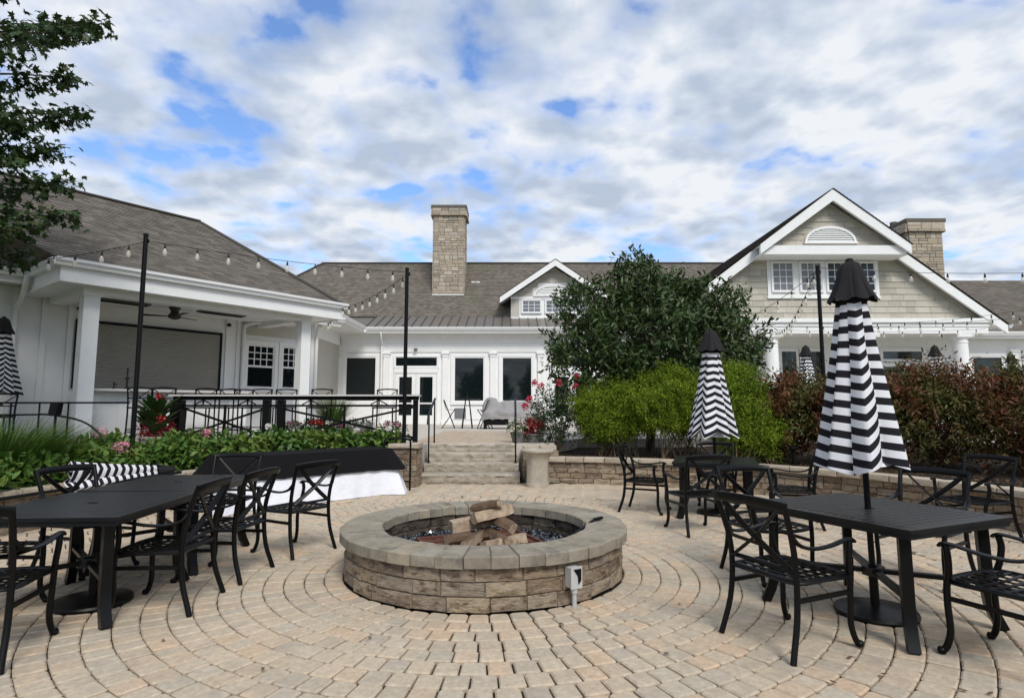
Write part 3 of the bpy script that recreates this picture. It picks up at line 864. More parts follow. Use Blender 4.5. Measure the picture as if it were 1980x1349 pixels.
def clip_poly(poly, halfplanes):
    """poly list of (x,z); keep a*x+b*z<=c"""
    for a, b, c in halfplanes:
        out = []
        for i in range(len(poly)):
            p, q = poly[i], poly[(i+1) % len(poly)]
            dp, dq = a*p[0]+b*p[1]-c, a*q[0]+b*q[1]-c
            if dp <= 0: out.append(p)
            if (dp < 0 < dq) or (dq < 0 < dp):
                t = dp/(dp-dq); out.append((p[0]+(q[0]-p[0])*t, p[1]+(q[1]-p[1])*t))
        poly = out
        if len(poly) < 3: return []
    return poly
def shake_wall(parent, hp, x0, x1, z0, z1, y, holes, seed, row=.27, name='shingle'):
    """cedar shingles laid in courses on the wall plane y (facing -y), clipped to halfplanes, leaving holes (x0,x1,z0,z1)"""
    rnd = random.Random(seed); n = 0
    rows = round((z1-z0)/row); row = (z1-z0)/rows
    for k in range(rows):
        za, zb = z0+k*row, z0+(k+1)*row
        segs = [(x0, x1)]
        for h in holes:
            if h[2] < zb-.02 and h[3] > za+.02:
                ns = []
                for a, b in segs:
                    if h[1] <= a or h[0] >= b: ns.append((a, b)); continue
                    if h[0] > a: ns.append((a, h[0]))
                    if h[1] < b: ns.append((h[1], b))
                segs = ns
        for a, b in segs:
            x = a
            while x < b-.005:
                w = rnd.choice((.2,.3,.38,.46,.55))*rnd.uniform(.85,1.15)
                if b-x-w < .12: w = b-x
                poly = clip_poly([(x+.003, za+rnd.uniform(-.003,.003)), (x+w-.003, za+rnd.uniform(-.003,.003)), (x+w-.003, zb), (x+.003, zb)], hp)
                x += w
                if len(poly) < 3: continue
                cx = sum(p[0] for p in poly)/len(poly); cz = sum(p[1] for p in poly)/len(poly)
                th = rnd.uniform(.018,.026)
                f = [(px-cx, -(th*(1-(pz-za)/row)+.004), pz-cz) for px, pz in poly]
                bk = [(px-cx, -.001, pz-cz) for px, pz in poly]
                m = len(poly); mb = MB()
                mb.add(f+bk, [tuple(range(m)), tuple(range(2*m-1, m-1, -1))] + [(i, m+i, m+(i+1) % m, (i+1) % m) for i in range(m)])
                me = bpy.data.meshes.new(name); me.from_pydata(mb.v, [], mb.f); me.materials.append(MATS['shake'])
                link(name, me, parent, (cx, y, cz)); n += 1
    return n
def half_vent(parent, cx, z, y, rx, rz, slats=6):
    """arched louvre vent with white surround"""
    n = 18; mb = MB(); t = .085
    vs = []
    for i in range(n+1):
        a = pi*i/n
        for k, yy in ((1, y-.06), (1+t/rx, y-.06), (1+t/rx, y-.002), (1, y-.002)):
            kk = k if k == 1 else None
            ex, ez = (rx, rz) if k == 1 else (rx+t, rz+t)
            vs.append((cx+ex*cos(a), yy, z+ez*sin(a)))
    mb.add(vs, [(i*4+j, i*4+(j+1) % 4, (i+1)*4+(j+1) % 4, (i+1)*4+j) for i in range(n) for j in range(4)])
    v = mb.build('vent', 'white_paint', parent)
    bk = MB(); bk.add([(cx+rx*cos(pi*i/n), y-.006, z+rz*sin(pi*i/n)) for i in range(n+1)], [tuple(range(n+1))]); bk.build('vent_backing', 'grey_metal', v)
    for s in range(slats):
        zz = (s+.5)/slats*rz; ww = rx*sqrt(max(0, 1-(zz/rz)**2))*.97
        if ww < .05: continue
        MB().add([(cx-ww, y-.045, z+zz-rz/slats*.35), (cx+ww, y-.045, z+zz-rz/slats*.35), (cx+ww, y-.012, z+zz+rz/slats*.35), (cx-ww, y-.012, z+zz+rz/slats*.35),
                  (cx-ww, y-.045, z+zz-rz/slats*.2), (cx+ww, y-.045, z+zz-rz/slats*.2), (cx+ww, y-.012, z+zz+rz/slats*.5), (cx-ww, y-.012, z+zz+rz/slats*.5)],
                 [(0,1,2,3),(4,5,6,7),(0,1,5,4),(2,3,7,6)]).build('slat', 'white_paint', v)
    MB().box(cx-rx-t-.03, cx+rx+t+.03, y-.08, y-.002, z-.07, z).build('sill', 'white_paint', v)
    return v
# ------------------------------------------------------------------ main block of the clubhouse
def main_block():
    H = thing('clubhouse', 'long white clubhouse block with metal porch roof, dormer and tall stone chimney', 'building', (0, 26.5, 0))
    wl_ = MB()
    wl_.box(-9.5, 12, 0, .3, TZ, 4.75)
    wl_.build('wall', 'white_paint', H)
    sw = MB(); sw.box(-9.6, -7.75, -7.0, -.003, TZ, 4.74); sw.build('side_wall', 'beige_stucco', H)
    # trim on the beige return
    MB().box(-7.748, -7.69, -.12, -.004, TZ, 4.2).build('corner_board', 'white_paint', H)
    MB().box(-7.748, -7.70, -7.0, -.13, 4.2, 4.72).build('frieze', 'white_paint', H)
    fz = MB()
    fz.box(-7.7, 11.9, -.05, -.002, 3.92, 4.19); fz.box(-7.7, 11.9, -.075, -.002, 4.19, 4.25); fz.box(-7.7, 11.9, -.045, -.002, 4.25, 4.52)
    fz.box(-7.7, 11.9, -.09, -.002, 4.52, 4.60); fz.box(-7.7, 11.9, -.14, -.002, 4.60, 4.72)
    fz.build('frieze', 'white_paint', H)
    MB().box(-7.68, 11.9, -.62, -.003, 4.72, 4.78).build('soffit', 'white_paint', H)
    MB().box(-7.74, -6.5, -7.0, -.63, 4.72, 4.78).build('soffit', 'white_paint', H)
    MB().box(-6.52, 11.9, -.62, -.57, 4.781, 4.93).build('fascia', 'white_paint', H)
    MB().box(-6.56, -6.50, -7.0, -.625, 4.781, 4.93).build('fascia', 'white_paint', H)
    gutter(H, (-6.40, -.62, 4.96), (11.9, -.62, 4.96), (0,-1,0))
    gutter(H, (-6.50, -7.0, 4.96), (-6.50, -.76, 4.96), (1,0,0))
    # ground floor openings
    def door(x0, x1):
        d = MB(); d.box(x0-.05, x0, -.09, -.002, TZ, 2.97); d.box(x1, x1+.05, -.09, -.002, TZ, 2.97); d.box(x0-.05, x1+.05, -.1, -.002, 2.971, 3.20)
        d = d.build('door_frame', 'white_paint', H)
        xm = (x0+x1)/2
        for a, b, hx in ((x0+.01, xm-.006, -1), (xm+.006, x1-.01, 1)):
            lf = MB(); st = .17
            lf.box(a, a+st, -.07, -.01, TZ+.01, 2.96); lf.box(b-st, b, -.07, -.01, TZ+.01, 2.96)
            lf.box(a+st, b-st, -.07, -.01, TZ+.01, TZ+.40); lf.box(a+st, b-st, -.07, -.01, 2.80, 2.96); lf.box(a+st, b-st, -.07, -.01, 1.60, 1.66)
            l_ = lf.build('door', 'white_paint', H)
            bx('pane', 'glass', l_, a+st, b-st, -.04, -.03, TZ+.41, 1.599); bx('pane', 'glass', l_, a+st, b-st, -.04, -.03, 1.661, 2.799)
            hxp = xm + hx*.08
            MB().box(hxp-.018, hxp+.018, -.11, -.071, 1.75, 2.02).build('handle', 'black_iron', l_)
        window(H, x0-.02, x1+.02, 3.27, 3.70, 0, casing=.06, sash=.03, name='transom_window')
    door(-5.21, -3.36); door(1.75, 3.6)
    for a, b in ((-7.45, -6.06), (-2.60, -1.23), (-.46, .91), (4.25, 5.62), (6.4, 7.77), (8.6, 9.97)):
        window(H, a, b, 1.70, 3.70, 0, casing=.13, sash=.05)
        bx('panel', 'white_paint', H, a-.1, b+.1, -.035, -.002, .92, 1.50)
    bx('plinth', 'white_paint', H, -7.68, -5.9, -.06, -.002, TZ, .88); bx('plinth', 'white_paint', H, -2.85, 1.1, -.06, -.002, TZ, .88)
    bx('glass_panel', 'glass_pale', H, -2.55, -2.05, -.05, -.036, .95, 1.42)
    for x in (-7.62, -5.62, -2.98, -.845, 1.28, 3.93, 6.0, 8.18): pilaster(H, x, 0, TZ, 3.915)
    downspout(H, [(-5.78,-.60,4.82), (-5.78,-.56,4.6), (-5.80,-.2,4.25), (-5.82,-.16,4.0), (-5.82,-.15,.75)])
    for x in (-4.3, 2.7): MB().lathe([(.09,0),(.10,.03),(.06,.08),(0,.09)], 12, (x, -.6, 4.0)).build('security_camera', 'grey_metal', H) if False else None
    MB().box(-4.38,-4.24,-.2,-.051,3.98,4.07).build('wall_lamp', 'grey_metal', H)
    # porch roof in standing seam metal
    e_y, e_z, r_y, r_z = -.62, 4.975, 1.55, 5.78
    pitch = .40; L = hypot(r_y-e_y, r_z-e_z)
    x = -6.45; i = 0
    pm = MB(); pm.add([(-pitch/2+.002, 0, 0),(pitch/2-.002, 0, 0),(pitch/2-.002, r_y-e_y, r_z-e_z),(-pitch/2+.002, r_y-e_y, r_z-e_z),
                       (-pitch/2+.002, 0, -.03),(pitch/2-.002, 0, -.03),(pitch/2-.002, r_y-e_y, r_z-e_z-.03),(-pitch/2+.002, r_y-e_y, r_z-e_z-.03)], [(0,1,2,3),(7,6,5,4),(0,4,5,1),(1,5,6,2),(3,2,6,7),(0,3,7,4)])
    pmesh = pm.mesh('roof_panel', 'standing_seam')
    sm = MB(); sm.bar((0, 0, .012), (0, r_y-e_y, r_z-e_z+.012), .035, .055); smesh = sm.mesh('seam', 'seam_dark')
    mr = MB(); mr.add([(-8.6,e_y,e_z-.06),(12,e_y,e_z-.06),(12,r_y,r_z-.06),(-8.6,r_y,r_z-.06)], [(0,1,2,3)]); mr = mr.build('metal_roof', 'standing_seam', H)
    while x < 11.8:
        link('panel', pmesh, mr, (x+pitch/2, e_y, e_z)); link('seam', smesh, mr, (x, e_y, e_z)); x += pitch
    # return of the metal roof over the beige wall
    rt = MB(); rt.add([(-6.48,-7.0,e_z-.01),(-6.48,e_y,e_z-.01),(-8.62,r_y,r_z+.004),(-8.62,-7.0,r_z+.004)], [(0,1,2,3)]); rt.build('roof_return', 'standing_seam', H)
    for k in range(16):
        yy = -6.9+k*.4; 
        MB().bar((-6.48, yy, e_z+.01), (-8.62, yy, r_z+.02), .035, .055).build('seam', 'seam_dark', rt_parent(H))
    # shingled main roof with hip at the left
    rz, ry = 9.34, 5.5
    roof_obj('roof', 'roof_shingle_far', H, [((-14.2,1.5,5.76),(16,1.5,5.76),(16,ry,rz),(-10.45,ry,rz)), ((-14.2,9.5,5.76),(-14.2,1.5,5.76),(-10.45,ry,rz),(-10.45,ry,rz)),
                                       ((16,9.5,5.76),(-14.2,9.5,5.76),(-10.45,ry,rz),(16,ry,rz))])
    MB().bar((-10.45,ry,rz+.01),(16,ry,rz+.01),.22,.05).build('ridge_cap', 'roof_shingle_dark', H)
    MB().bar((-10.45,ry,rz+.01),(-14.2,1.5,5.78),.22,.05).build('ridge_cap', 'roof_shingle_dark', H)
    # chimney
    c = stone_chimney(H, -4.0, -2.47, 3.1, 4.35, 6.6, 11.22, 5)
    crown(H, -4.0, -2.47, 3.1, 4.35, 11.22)
    bx('flashing', 'white_gutter', H, -4.04, -2.43, 2.97, 3.03, 6.95, 7.13)
    MB().cyl((-9.75,5.5,9.3),(-9.75,5.5,9.75),.02,n=6).build('vent_pipe', 'white_gutter', H)
    for xx in (-2.02, -1.78): MB().box(xx-.1,xx+.1,3.9,4.1,7.92,7.98).build('snow_guard', 'white_gutter', H)
    # dormer
    cx, y = 2.03, 1.15
    dw = MB(); dw.prism([(cx-2.08,y,5.55),(cx+2.08,y,5.55),(cx+2.08,y,6.62),(cx,y,8.05),(cx-2.08,y,6.62)], (0,4.2,0)); D = dw.build('dormer', 'white_paint', H)
    k = .69
    hp = [(k, 1, 8.02+k*cx), (-k, 1, 8.02-k*cx)]
    shake_wall(D, hp, cx-2.05, cx+2.05, 6.66, 8.0, y-.004, [(cx-1.05, cx+1.05, 6.6, 7.05), (cx-.8, cx+.8, 7.0, 7.22)], 31, row=.225)
    for a in (-.43, -1.54, .68): window(D, cx+a, cx+a+.86, 5.90, 6.46, y, grid=(3,3), casing=.05, glass='glass_pale', sash=.03)
    bx('trim', 'white_paint', D, cx-2.09, cx+2.09, y-.04, y-.003, 6.54, 6.66)
    bx('trim', 'white_paint', D, cx-2.09, cx+2.09, y-.05, y-.003, 5.56, 5.68)
    bx('corner_panel', 'beige_stucco', D, cx-2.06, cx-1.68, y-.02, y-.003, 5.69, 6.53); bx('corner_panel', 'beige_stucco', D, cx+1.68, cx+2.06, y-.02, y-.003, 5.69, 6.53)
    half_vent(D, cx, 6.73, y-.02, .9, .42, 5)
    for s in (-1, 1):
        MB().prism([(cx+s*.0, y-.52, 8.33), (cx+s*2.6, y-.52, 8.33-k*2.6), (cx+s*2.6, y-.52, 8.33-k*2.6-.26), (cx, y-.52, 8.33-.30)], (0, .07, 0)).build('rake_board', 'white_paint', D)
        MB().prism([(cx+s*.01, y-.45, 8.28), (cx+s*2.58, y-.45, 8.28-k*2.57), (cx+s*2.58, y-.45, 8.22-k*2.57), (cx+s*.01, y-.45, 8.22)], (0, 5.2, 0)).build('roof_deck', 'white_paint', D)
        e0, e1 = (cx+s*2.64, y-.55, 8.36-k*2.64), (cx+s*2.64, y+4.6, 8.36-k*2.64)
        roof_obj('dormer_roof', 'roof_shingle_far', D, [(e0, e1, (cx, y+4.6, 8.36), (cx, y-.55, 8.36))])
    return H
_rt = {}
def rt_parent(H): return H
main_block()

# ------------------------------------------------------------------ bar pavilion (left wing), turned 52.5 degrees
def bar_wing():
    W = thing('bar_pavilion', 'white open bar porch with square posts and hipped brown shingle roof', 'building', (-7.68, 9.89, 0), radians(52.5))
    E = 3.97
    P0, P1, A = (0,0,E), (5.76,0,E), (4.45,5.0,6.72)
    Q = (-3.0, 5.0, 6.72)
    roof_obj('roof', 'roof_shingle', W, [(P0, P1, A, Q), ((0,1.65,E), P0, Q, Q), ((-16,1.65,E), (0,1.65,E), Q, (-16,5.0,6.72)),
                                 (P1, (5.76,10,E), A, A), ((5.76,10,E), (-16,10,E), (-16,5.0,6.72), A)])
    roof_obj('roof', 'roof_shingle', W, [((5.70,1.95,E),(7.15,1.95,E),(7.15,6.2,6.3),(4.75,6.2,6.3))])
    MB().bar((-16,5.0,6.735), (4.45,5.0,6.735), .2, .04).build('ridge_cap', 'roof_shingle_dark', W)
    MB().bar((4.45,5.0,6.735), (5.76,0,3.99), .2, .04).build('ridge_cap', 'roof_shingle_dark', W)
    # fascia, soffit, beams
    MB().box(.0, 5.76, .0, .05, 3.60, 3.955).build('fascia', 'white_paint', W)
    MB().box(.0, .05, .051, 2.39, 3.60, 3.954).build('fascia', 'white_paint', W)
    MB().box(-16, -.001, 1.66, 1.71, 3.74, 3.954).build('fascia', 'white_paint', W)
    MB().box(5.71, 5.76, .051, 2.38, 3.60, 3.954).build('fascia', 'white_paint', W)
    MB().box(.051, 5.709, .052, 2.39, 3.62, 3.66).build('ceiling', 'white_paint', W)
    MB().box(-16, -.03, 1.712, 2.4, 3.80, 3.84).build('soffit', 'white_paint', W)
    gutter(W, (-.1, .0, 3.99), (5.84, .0, 3.99), (0,-1,0)); gutter(W, (0, .0, 3.99), (0, 1.62, 3.99), (-1,0,0)); gutter(W, (-16, 1.66, 3.99), (-.14, 1.66, 3.99), (0,-1,0))
    bm = MB(); bm.box(.46, 5.14, .36, .62, 3.50, 3.796); bm.box(.40, 5.2, .33, .65, 3.72, 3.797)
    bm.build('beam', 'white_paint', W)
    bm = MB(); bm.box(.461, .74, .621, 2.39, 3.51, 3.795); bm.build('beam', 'white_paint', W)
    bm = MB(); bm.box(4.87, 5.139, .621, 2.39, 3.51, 3.795); bm.build('beam', 'white_paint', W)
    for x in (.60, 5.0):
        p = MB(); p.box(x-.125, x+.125, .365, .615, TZ, 3.46); p.box(x-.15, x+.15, .34, .64, 3.46, 3.499); p.box(x-.15, x+.15, .34, .64, TZ, .92)
        p.build('post', 'white_paint', W)
    MB().box(-8, 6.60, 2.40, 2.6, TZ, 3.79).build('wall', 'white_paint', W)
    MB().box(6.40, 6.60, 2.601, 9.0, TZ, 3.9).build('side_wall', 'beige_stucco', W)
    bx('siding', 'beige_stucco', W, 4.50, 6.50, 2.385, 2.397, 3.30, 3.70)
    # board and batten trims left of the shutter
    for x in (-2.6, -1.7, -.75, -.05, .42, .86, 4.12, 4.40, 6.52): bx('batten', 'white_paint', W, x-.05, x+.05, 2.36, 2.398, TZ, 3.78)
    # roll shutter
    fr = MB(); x0, x1, z0, z1 = 1.0, 3.92, 1.83, 3.22
    fr.box(x0-.05, x0, 2.33, 2.399, z0, z1+.05); fr.box(x1, x1+.05, 2.33, 2.399, z0, z1+.05); fr.box(x0, x1, 2.33, 2.399, z1, z1+.05)
    F = fr.build('shutter_frame', 'black_iron', W)
    sl = MB(); n = 27; h = (z1-z0)/n
    vs = []
    for i in range(n):
        zz = z0+i*h
        for dy, dz in ((2.380, 0.0), (2.352, .25*h), (2.350, .7*h), (2.378, .97*h)): vs += [(x0, dy, zz+dz), (x1, dy, zz+dz)]
    sl.add(vs, [(2*i, 2*i+1, 2*i+3, 2*i+2) for i in range(len(vs)//2-1)])
    o = sl.build('shutter_slats', 'shutter', F)
    # windows right of the bar
    window(W, 4.62, 5.38, 1.95, 3.06, 2.4, grid=(4,3), casing=.10, grid_to=.5, sash=.04)
    window(W, 5.60, 6.30, 1.95, 3.08, 2.4, grid=(4,3), casing=.10, grid_to=.5, sash=.04)
    window(W, -4.6, -3.7, 1.5, 3.0, 2.4, grid=(4,3), casing=.10, grid_to=.5, sash=.04)
    # bar counter
    fb = MB(); fb.box(.85, 4.02, 1.15, 1.25, TZ, 1.765); fb.build('counter_front', 'white_paint', W)
    for x in (1.2, 1.75, 2.3, 2.85, 3.4, 3.95): bx('counter_panel', 'white_paint', W, x-.36, x-.06 if x < 3.95 else x-.02, 1.128, 1.148, .85, 1.65)
    bx('counter_top', 'counter_stone', W, .70, 4.12, .92, 1.62, 1.767, 1.815)
    t = MB(); t.lathe([(.05,0),(.05,.02),(.022,.03),(.022,.2),(.045,.21),(.045,.24),(.012,.25),(.018,.42),(0,.43)], 10, (1.58, 1.3, 1.816)); t.build('beer_tap', 'brass_tap', W, smooth=40)
    t = MB(); t.lathe([(.03,0),(.03,.02),(.015,.03),(.015,.14),(0,.15)], 10, (1.35, 1.3, 1.816)); t.bar((1.35,1.3,1.93),(1.35,1.15,1.9),.02,.02); t.build('faucet', 'brass_tap', W, smooth=40)
    # ceiling fan and heaters
    fx, fy = 2.45, 1.42
    f = MB(); f.lathe([(.11,.0),(.12,-.03),(.08,-.09),(.08,-.13),(.13,-.19),(.12,-.24),(.05,-.27),(0,-.275)], 18, (fx, fy, 3.619)); f = f.build('ceiling_fan', 'fan_bronze', W, smooth=40)
    for k in range(3):
        a = 2*pi*k/3+.45; b = MB()
        d = Vector((cos(a), sin(a), 0)); pr = Vector((-sin(a), cos(a), 0)); c0 = Vector((fx, fy, 3.42))
        b.add([c0+d*.10-pr*.03, c0+d*.10+pr*.03, c0+d*.62+pr*.065+Vector((0,0,.02)), c0+d*.62-pr*.065, c0+d*.10-pr*.03-Vector((0,0,.012)), c0+d*.10+pr*.03-Vector((0,0,.012)), c0+d*.62+pr*.065+Vector((0,0,.008)), c0+d*.62-pr*.065-Vector((0,0,.012))],
              [(0,1,2,3),(7,6,5,4),(0,4,5,1),(1,5,6,2),(2,6,7,3),(3,7,4,0)])
        b.build('blade', 'fan_bronze', f)
    for x, y in ((1.32, 1.12), (3.28, 1.02)):
        h = MB(); h.box(x-.5, x+.5, y-.13, y+.13, 3.52, 3.56); h.bar((x-.35,y,3.56),(x-.35,y,3.62),.03,.03); h.bar((x+.35,y,3.56),(x+.35,y,3.62),.03,.03)
        hh = h.build('ceiling_heater', 'grey_metal', W)
        for k in range(2): bx('heating_tube', 'black_iron', hh, x-.46, x+.46, y-.09+k*.1, y-.03+k*.1, 3.505, 3.519)
    for x in (.98, 4.1): MB().lathe([(.05,0),(.055,.04),(.03,.07),(0,.08)], 10, (x, 2.30, 3.45)).build('spotlight', 'black_iron', W)
    downspout(W, [(-.10,1.52,3.88),(-.10,1.56,3.74),(-.06,1.95,3.5),(-.05,2.30,3.36),(-.05,2.33,3.1),(-.05,2.33,.75)])
    downspout(W, [(5.65,1.75,3.86),(5.2,2.0,3.68),(4.75,2.2,3.6),(4.52,2.31,3.5),(4.50,2.32,3.2),(4.5,2.32,.75)])
    downspout(W, [(6.7,2.0,3.9),(6.68,2.2,3.7),(6.62,2.32,3.55),(6.62,2.33,.75)])
    gutter(W, (5.9, 1.95, 3.99), (7.2, 1.95, 3.99), (0,-1,0))
    MB().box(5.77, 7.15, 1.96, 2.39, 3.80, 3.86).build('soffit', 'white_paint', W)
    MB().box(5.77, 7.15, 1.951, 1.99, 3.74, 3.955).build('fascia', 'white_paint', W)
bar_wing()

# ------------------------------------------------------------------ gabled wing on the right
def gable_wing():
    X0, Y0 = 10.95, 20.5
    G = thing('gabled_wing', 'tall gabled wing clad in grey cedar shingles with round porch columns', 'building', (X0, Y0, 0))
    k = .755; AP = 8.86
    hw = 6.05
    # body walls
    b = MB(); b.prism([(-hw+.5, 0, 4.45), (hw-.5, 0, 4.45), (2.6, 0, 6.74), (-2.6, 0, 6.74)], (0, .3, 0)); lower = b.build('gable_wall', 'shake', G)
    hp = [(k, 1, AP-.38), (-k, 1, AP-.38)]
    wx0, wx1, wz0, wz1 = -1.97, 1.94, 5.29, 6.85
    shake_wall(lower, hp, -5.5, 5.5, 4.52, 6.72, -.002, [(wx0, wx1, wz0, 6.9)], 41, row=.215)
    b = MB(); b.prism([(-2.35, -.55, 6.95), (2.35, -.55, 6.95), (0, -.55, AP-.32)], (0, .53, 0)); upper = b.build('gable_peak', 'shake', G)
    shake_wall(upper, [(k, 1, AP-.30), (-k, 1, AP-.30)], -2.4, 2.4, 6.96, 8.5, -.552, [(-.93, .93, 6.9, 7.22), (-.82,.82,7.2,7.46), (-.55,.55,7.4,7.68)], 43, row=.22)
    half_vent(upper, .02, 7.12, -.57, .80, .46, 7)
    bb = MB(); bb.box(-2.45, 2.45, -.82, -.56, 6.62, 6.93); bb.box(-2.5, 2.5, -.80, -.003, 6.60, 6.64); bb.build('gable_beam', 'white_paint', G)
    # window band
    fr = MB(); fr.box(wx0, wx1, -.045, -.003, wz0, wz1-.26); fr.box(wx0-.03, wx1+.03, -.07, -.003, wz0-.05, wz0+.02)
    fr.box(wx0, wx1, -.06, -.003, wz1-.255, 6.61); fr.build('window_trim', 'white_paint', G)
    for a, gl in ((-1.80, 'glass_pale'), (-.81, 'glass_pale'), (.13, 'glass'), (1.06, 'glass')):
        window(G, a, a+.74, 5.50, 6.52, -.044, grid=(3,4) if a != 1.06 else (3,4), casing=.045, glass=gl, sash=.035, depth=.05)
    # rakes and roof
    for s in (-1, 1):
        MB().prism([(0, -.95, AP), (s*2.55, -.95, AP-k*2.55), (s*2.55, -.95, AP-k*2.55-.33), (0, -.95, AP-.40)], (0, .09, 0)).build('rake_board', 'white_paint', G)
        MB().prism([(s*2.30, -.38, AP-k*2.30-.03), (s*hw, -.38, AP-k*hw-.03), (s*hw, -.38, AP-k*hw-.34), (s*2.30, -.38, AP-k*2.30-.42)], (0, .09, 0)).build('rake_board', 'white_paint', G)
        MB().prism([(s*.01, -.86, AP-.02), (s*2.53, -.86, AP-.02-k*2.52), (s*2.53, -.86, AP-.09-k*2.52), (s*.01, -.86, AP-.09)], (0, 1.5, 0)).build('roof_deck', 'white_paint', G)
        MB().prism([(s*2.2, -.29, AP-.04-k*2.2), (s*(hw-.02), -.29, AP-.04-k*(hw-.02)), (s*(hw-.02), -.29, AP-.11-k*(hw-.02)), (s*2.2, -.29, AP-.11-k*2.2)], (0, 12, 0)).build('roof_deck', 'white_paint', G)
        roof_obj('roof', 'roof_shingle_dark', G, [((s*2.6, -.99, AP+.03-k*2.6), (s*2.6, 12, AP+.03-k*2.6), (0, 12, AP+.03), (0, -.99, AP+.03)),
                                                  ((s*(hw+.05), -.42, AP+.03-k*(hw+.05)), (s*(hw+.05), 12, AP+.03-k*(hw+.05)), (s*2.6, 12, AP+.025-k*2.6), (s*2.6, -.42, AP+.025-k*2.6))])
        gutter(G, (s*(hw+.04), -.40, AP-k*hw+.0), (s*(hw+.04), 9, AP-k*hw+.0), (s,0,0))
    # porch entablature and columns
    en = MB(); en.box(-5.4, 5.45, -.28, .28, 3.98, 4.22); en.box(-5.43, 5.48, -.31, .31, 4.22, 4.28); en.box(-5.5, 5.55, -.36, -.003, 4.36, 4.50); en.box(-5.4, 5.45, -.27, .27, 4.281, 4.36)
    en.build('porch_beam', 'white_paint', G)
    MB().box(-5.4, 5.4, .281, 1.5, 4.05, 4.12).build('porch_ceiling', 'white_paint', G)
    for x in (-1.93, 1.40, 4.65):
        c = MB(); c.lathe([(.30,.0),(.30,.12),(.26,.13),(.25,.2),(.245,1.2),(.225,2.95),(.24,2.97),(.24,3.02),(.23,3.03),(.23,3.1),(.29,3.15),(.29,3.16)], 24, (x, 0, TZ))
        c.box(x-.3, x+.3, -.3, .3, TZ+3.16, TZ+3.279); c.build('column', 'white_paint', G, smooth=35)
    # recessed ground floor
    MB().box(-5.3, 5.45, 1.5, 1.8, TZ, 4.3).build('wall', 'white_paint', G)
    for a, b_, z0, z1 in ((-4.9,-3.6,1.3,3.55),(-3.3,-2.2,1.3,3.55),(-.95,-.33,1.2,3.56),(-.22,.60,1.2,3.56),(1.6,2.5,1.2,3.56),(4.62,5.0,1.2,3.56)):
        window(G, a, b_, z0, z1, 1.5, casing=.07, sash=.04)
    window(G, 2.82, 4.36, 3.20, 3.56, 1.5, casing=.07, sash=.04, name='transom_window')
    d = MB(); d.box(2.75, 2.82, 1.42, 1.498, TZ, 3.12); d.box(4.36, 4.43, 1.42, 1.498, TZ, 3.12); d.box(3.55, 3.63, 1.42, 1.498, TZ, 3.05); d.box(2.82, 4.36, 1.42, 1.498, 2.95, 3.10); d.box(2.82,4.36,1.42,1.498,TZ,1.0)
    d = d.build('door', 'white_paint', G); bx('pane', 'glass', d, 2.82, 3.55, 1.46, 1.47, 1.001, 2.949); bx('pane', 'glass', d, 3.63, 4.36, 1.46, 1.47, 1.001, 2.949)
    MB().lathe([(.08,0),(.09,.05),(.05,.1),(0,.11)], 12, (2.3, 1.4, 3.75)).build('porch_lamp', 'grey_metal', G)
    # lower range to the right
    x0, x1 = 5.46, 22
    MB().box(x0, x1, 1.55, 1.8, TZ, 3.97).build('wall', 'white_paint', G)
    for a in (6.2, 8.2, 10.4, 12.4): window(G, a, a+1.15, 1.3, 3.35, 1.55, casing=.1, sash=.05)
    for a in (5.85, 7.75, 9.8, 12.0): pilaster(G, a, 1.55, TZ, 3.6)
    MB().box(x0, x1, 1.0, 1.549, 3.98, 4.04).build('soffit', 'white_paint', G)
    MB().box(x0, x1, .96, 1.0, 3.98, 4.16).build('fascia', 'white_paint', G)
    gutter(G, (x0, .96, 4.19), (x1, .96, 4.19), (0,-1,0))
    roof_obj('roof', 'roof_shingle_far', G, [((x0-1, .93, 4.2), (x1, .93, 4.2), (x1, 6.3, 7.25), (x0-1, 6.3, 7.25)), ((x1, 12, 4.2), (x0-1, 12, 4.2), (x0-1, 6.3, 7.25), (x1, 6.3, 7.25))])
    c = stone_chimney(G, 5.38, 6.72, 3.3, 4.9, 5.0, 8.62, 9)
    crown(G, 5.38, 6.72, 3.3, 4.9, 8.62)
    MB().cyl((5.6,4.5,9.1),(5.6,4.5,9.42),.14,n=12).build('flue', 'chimney_cap', G)
gable_wing()
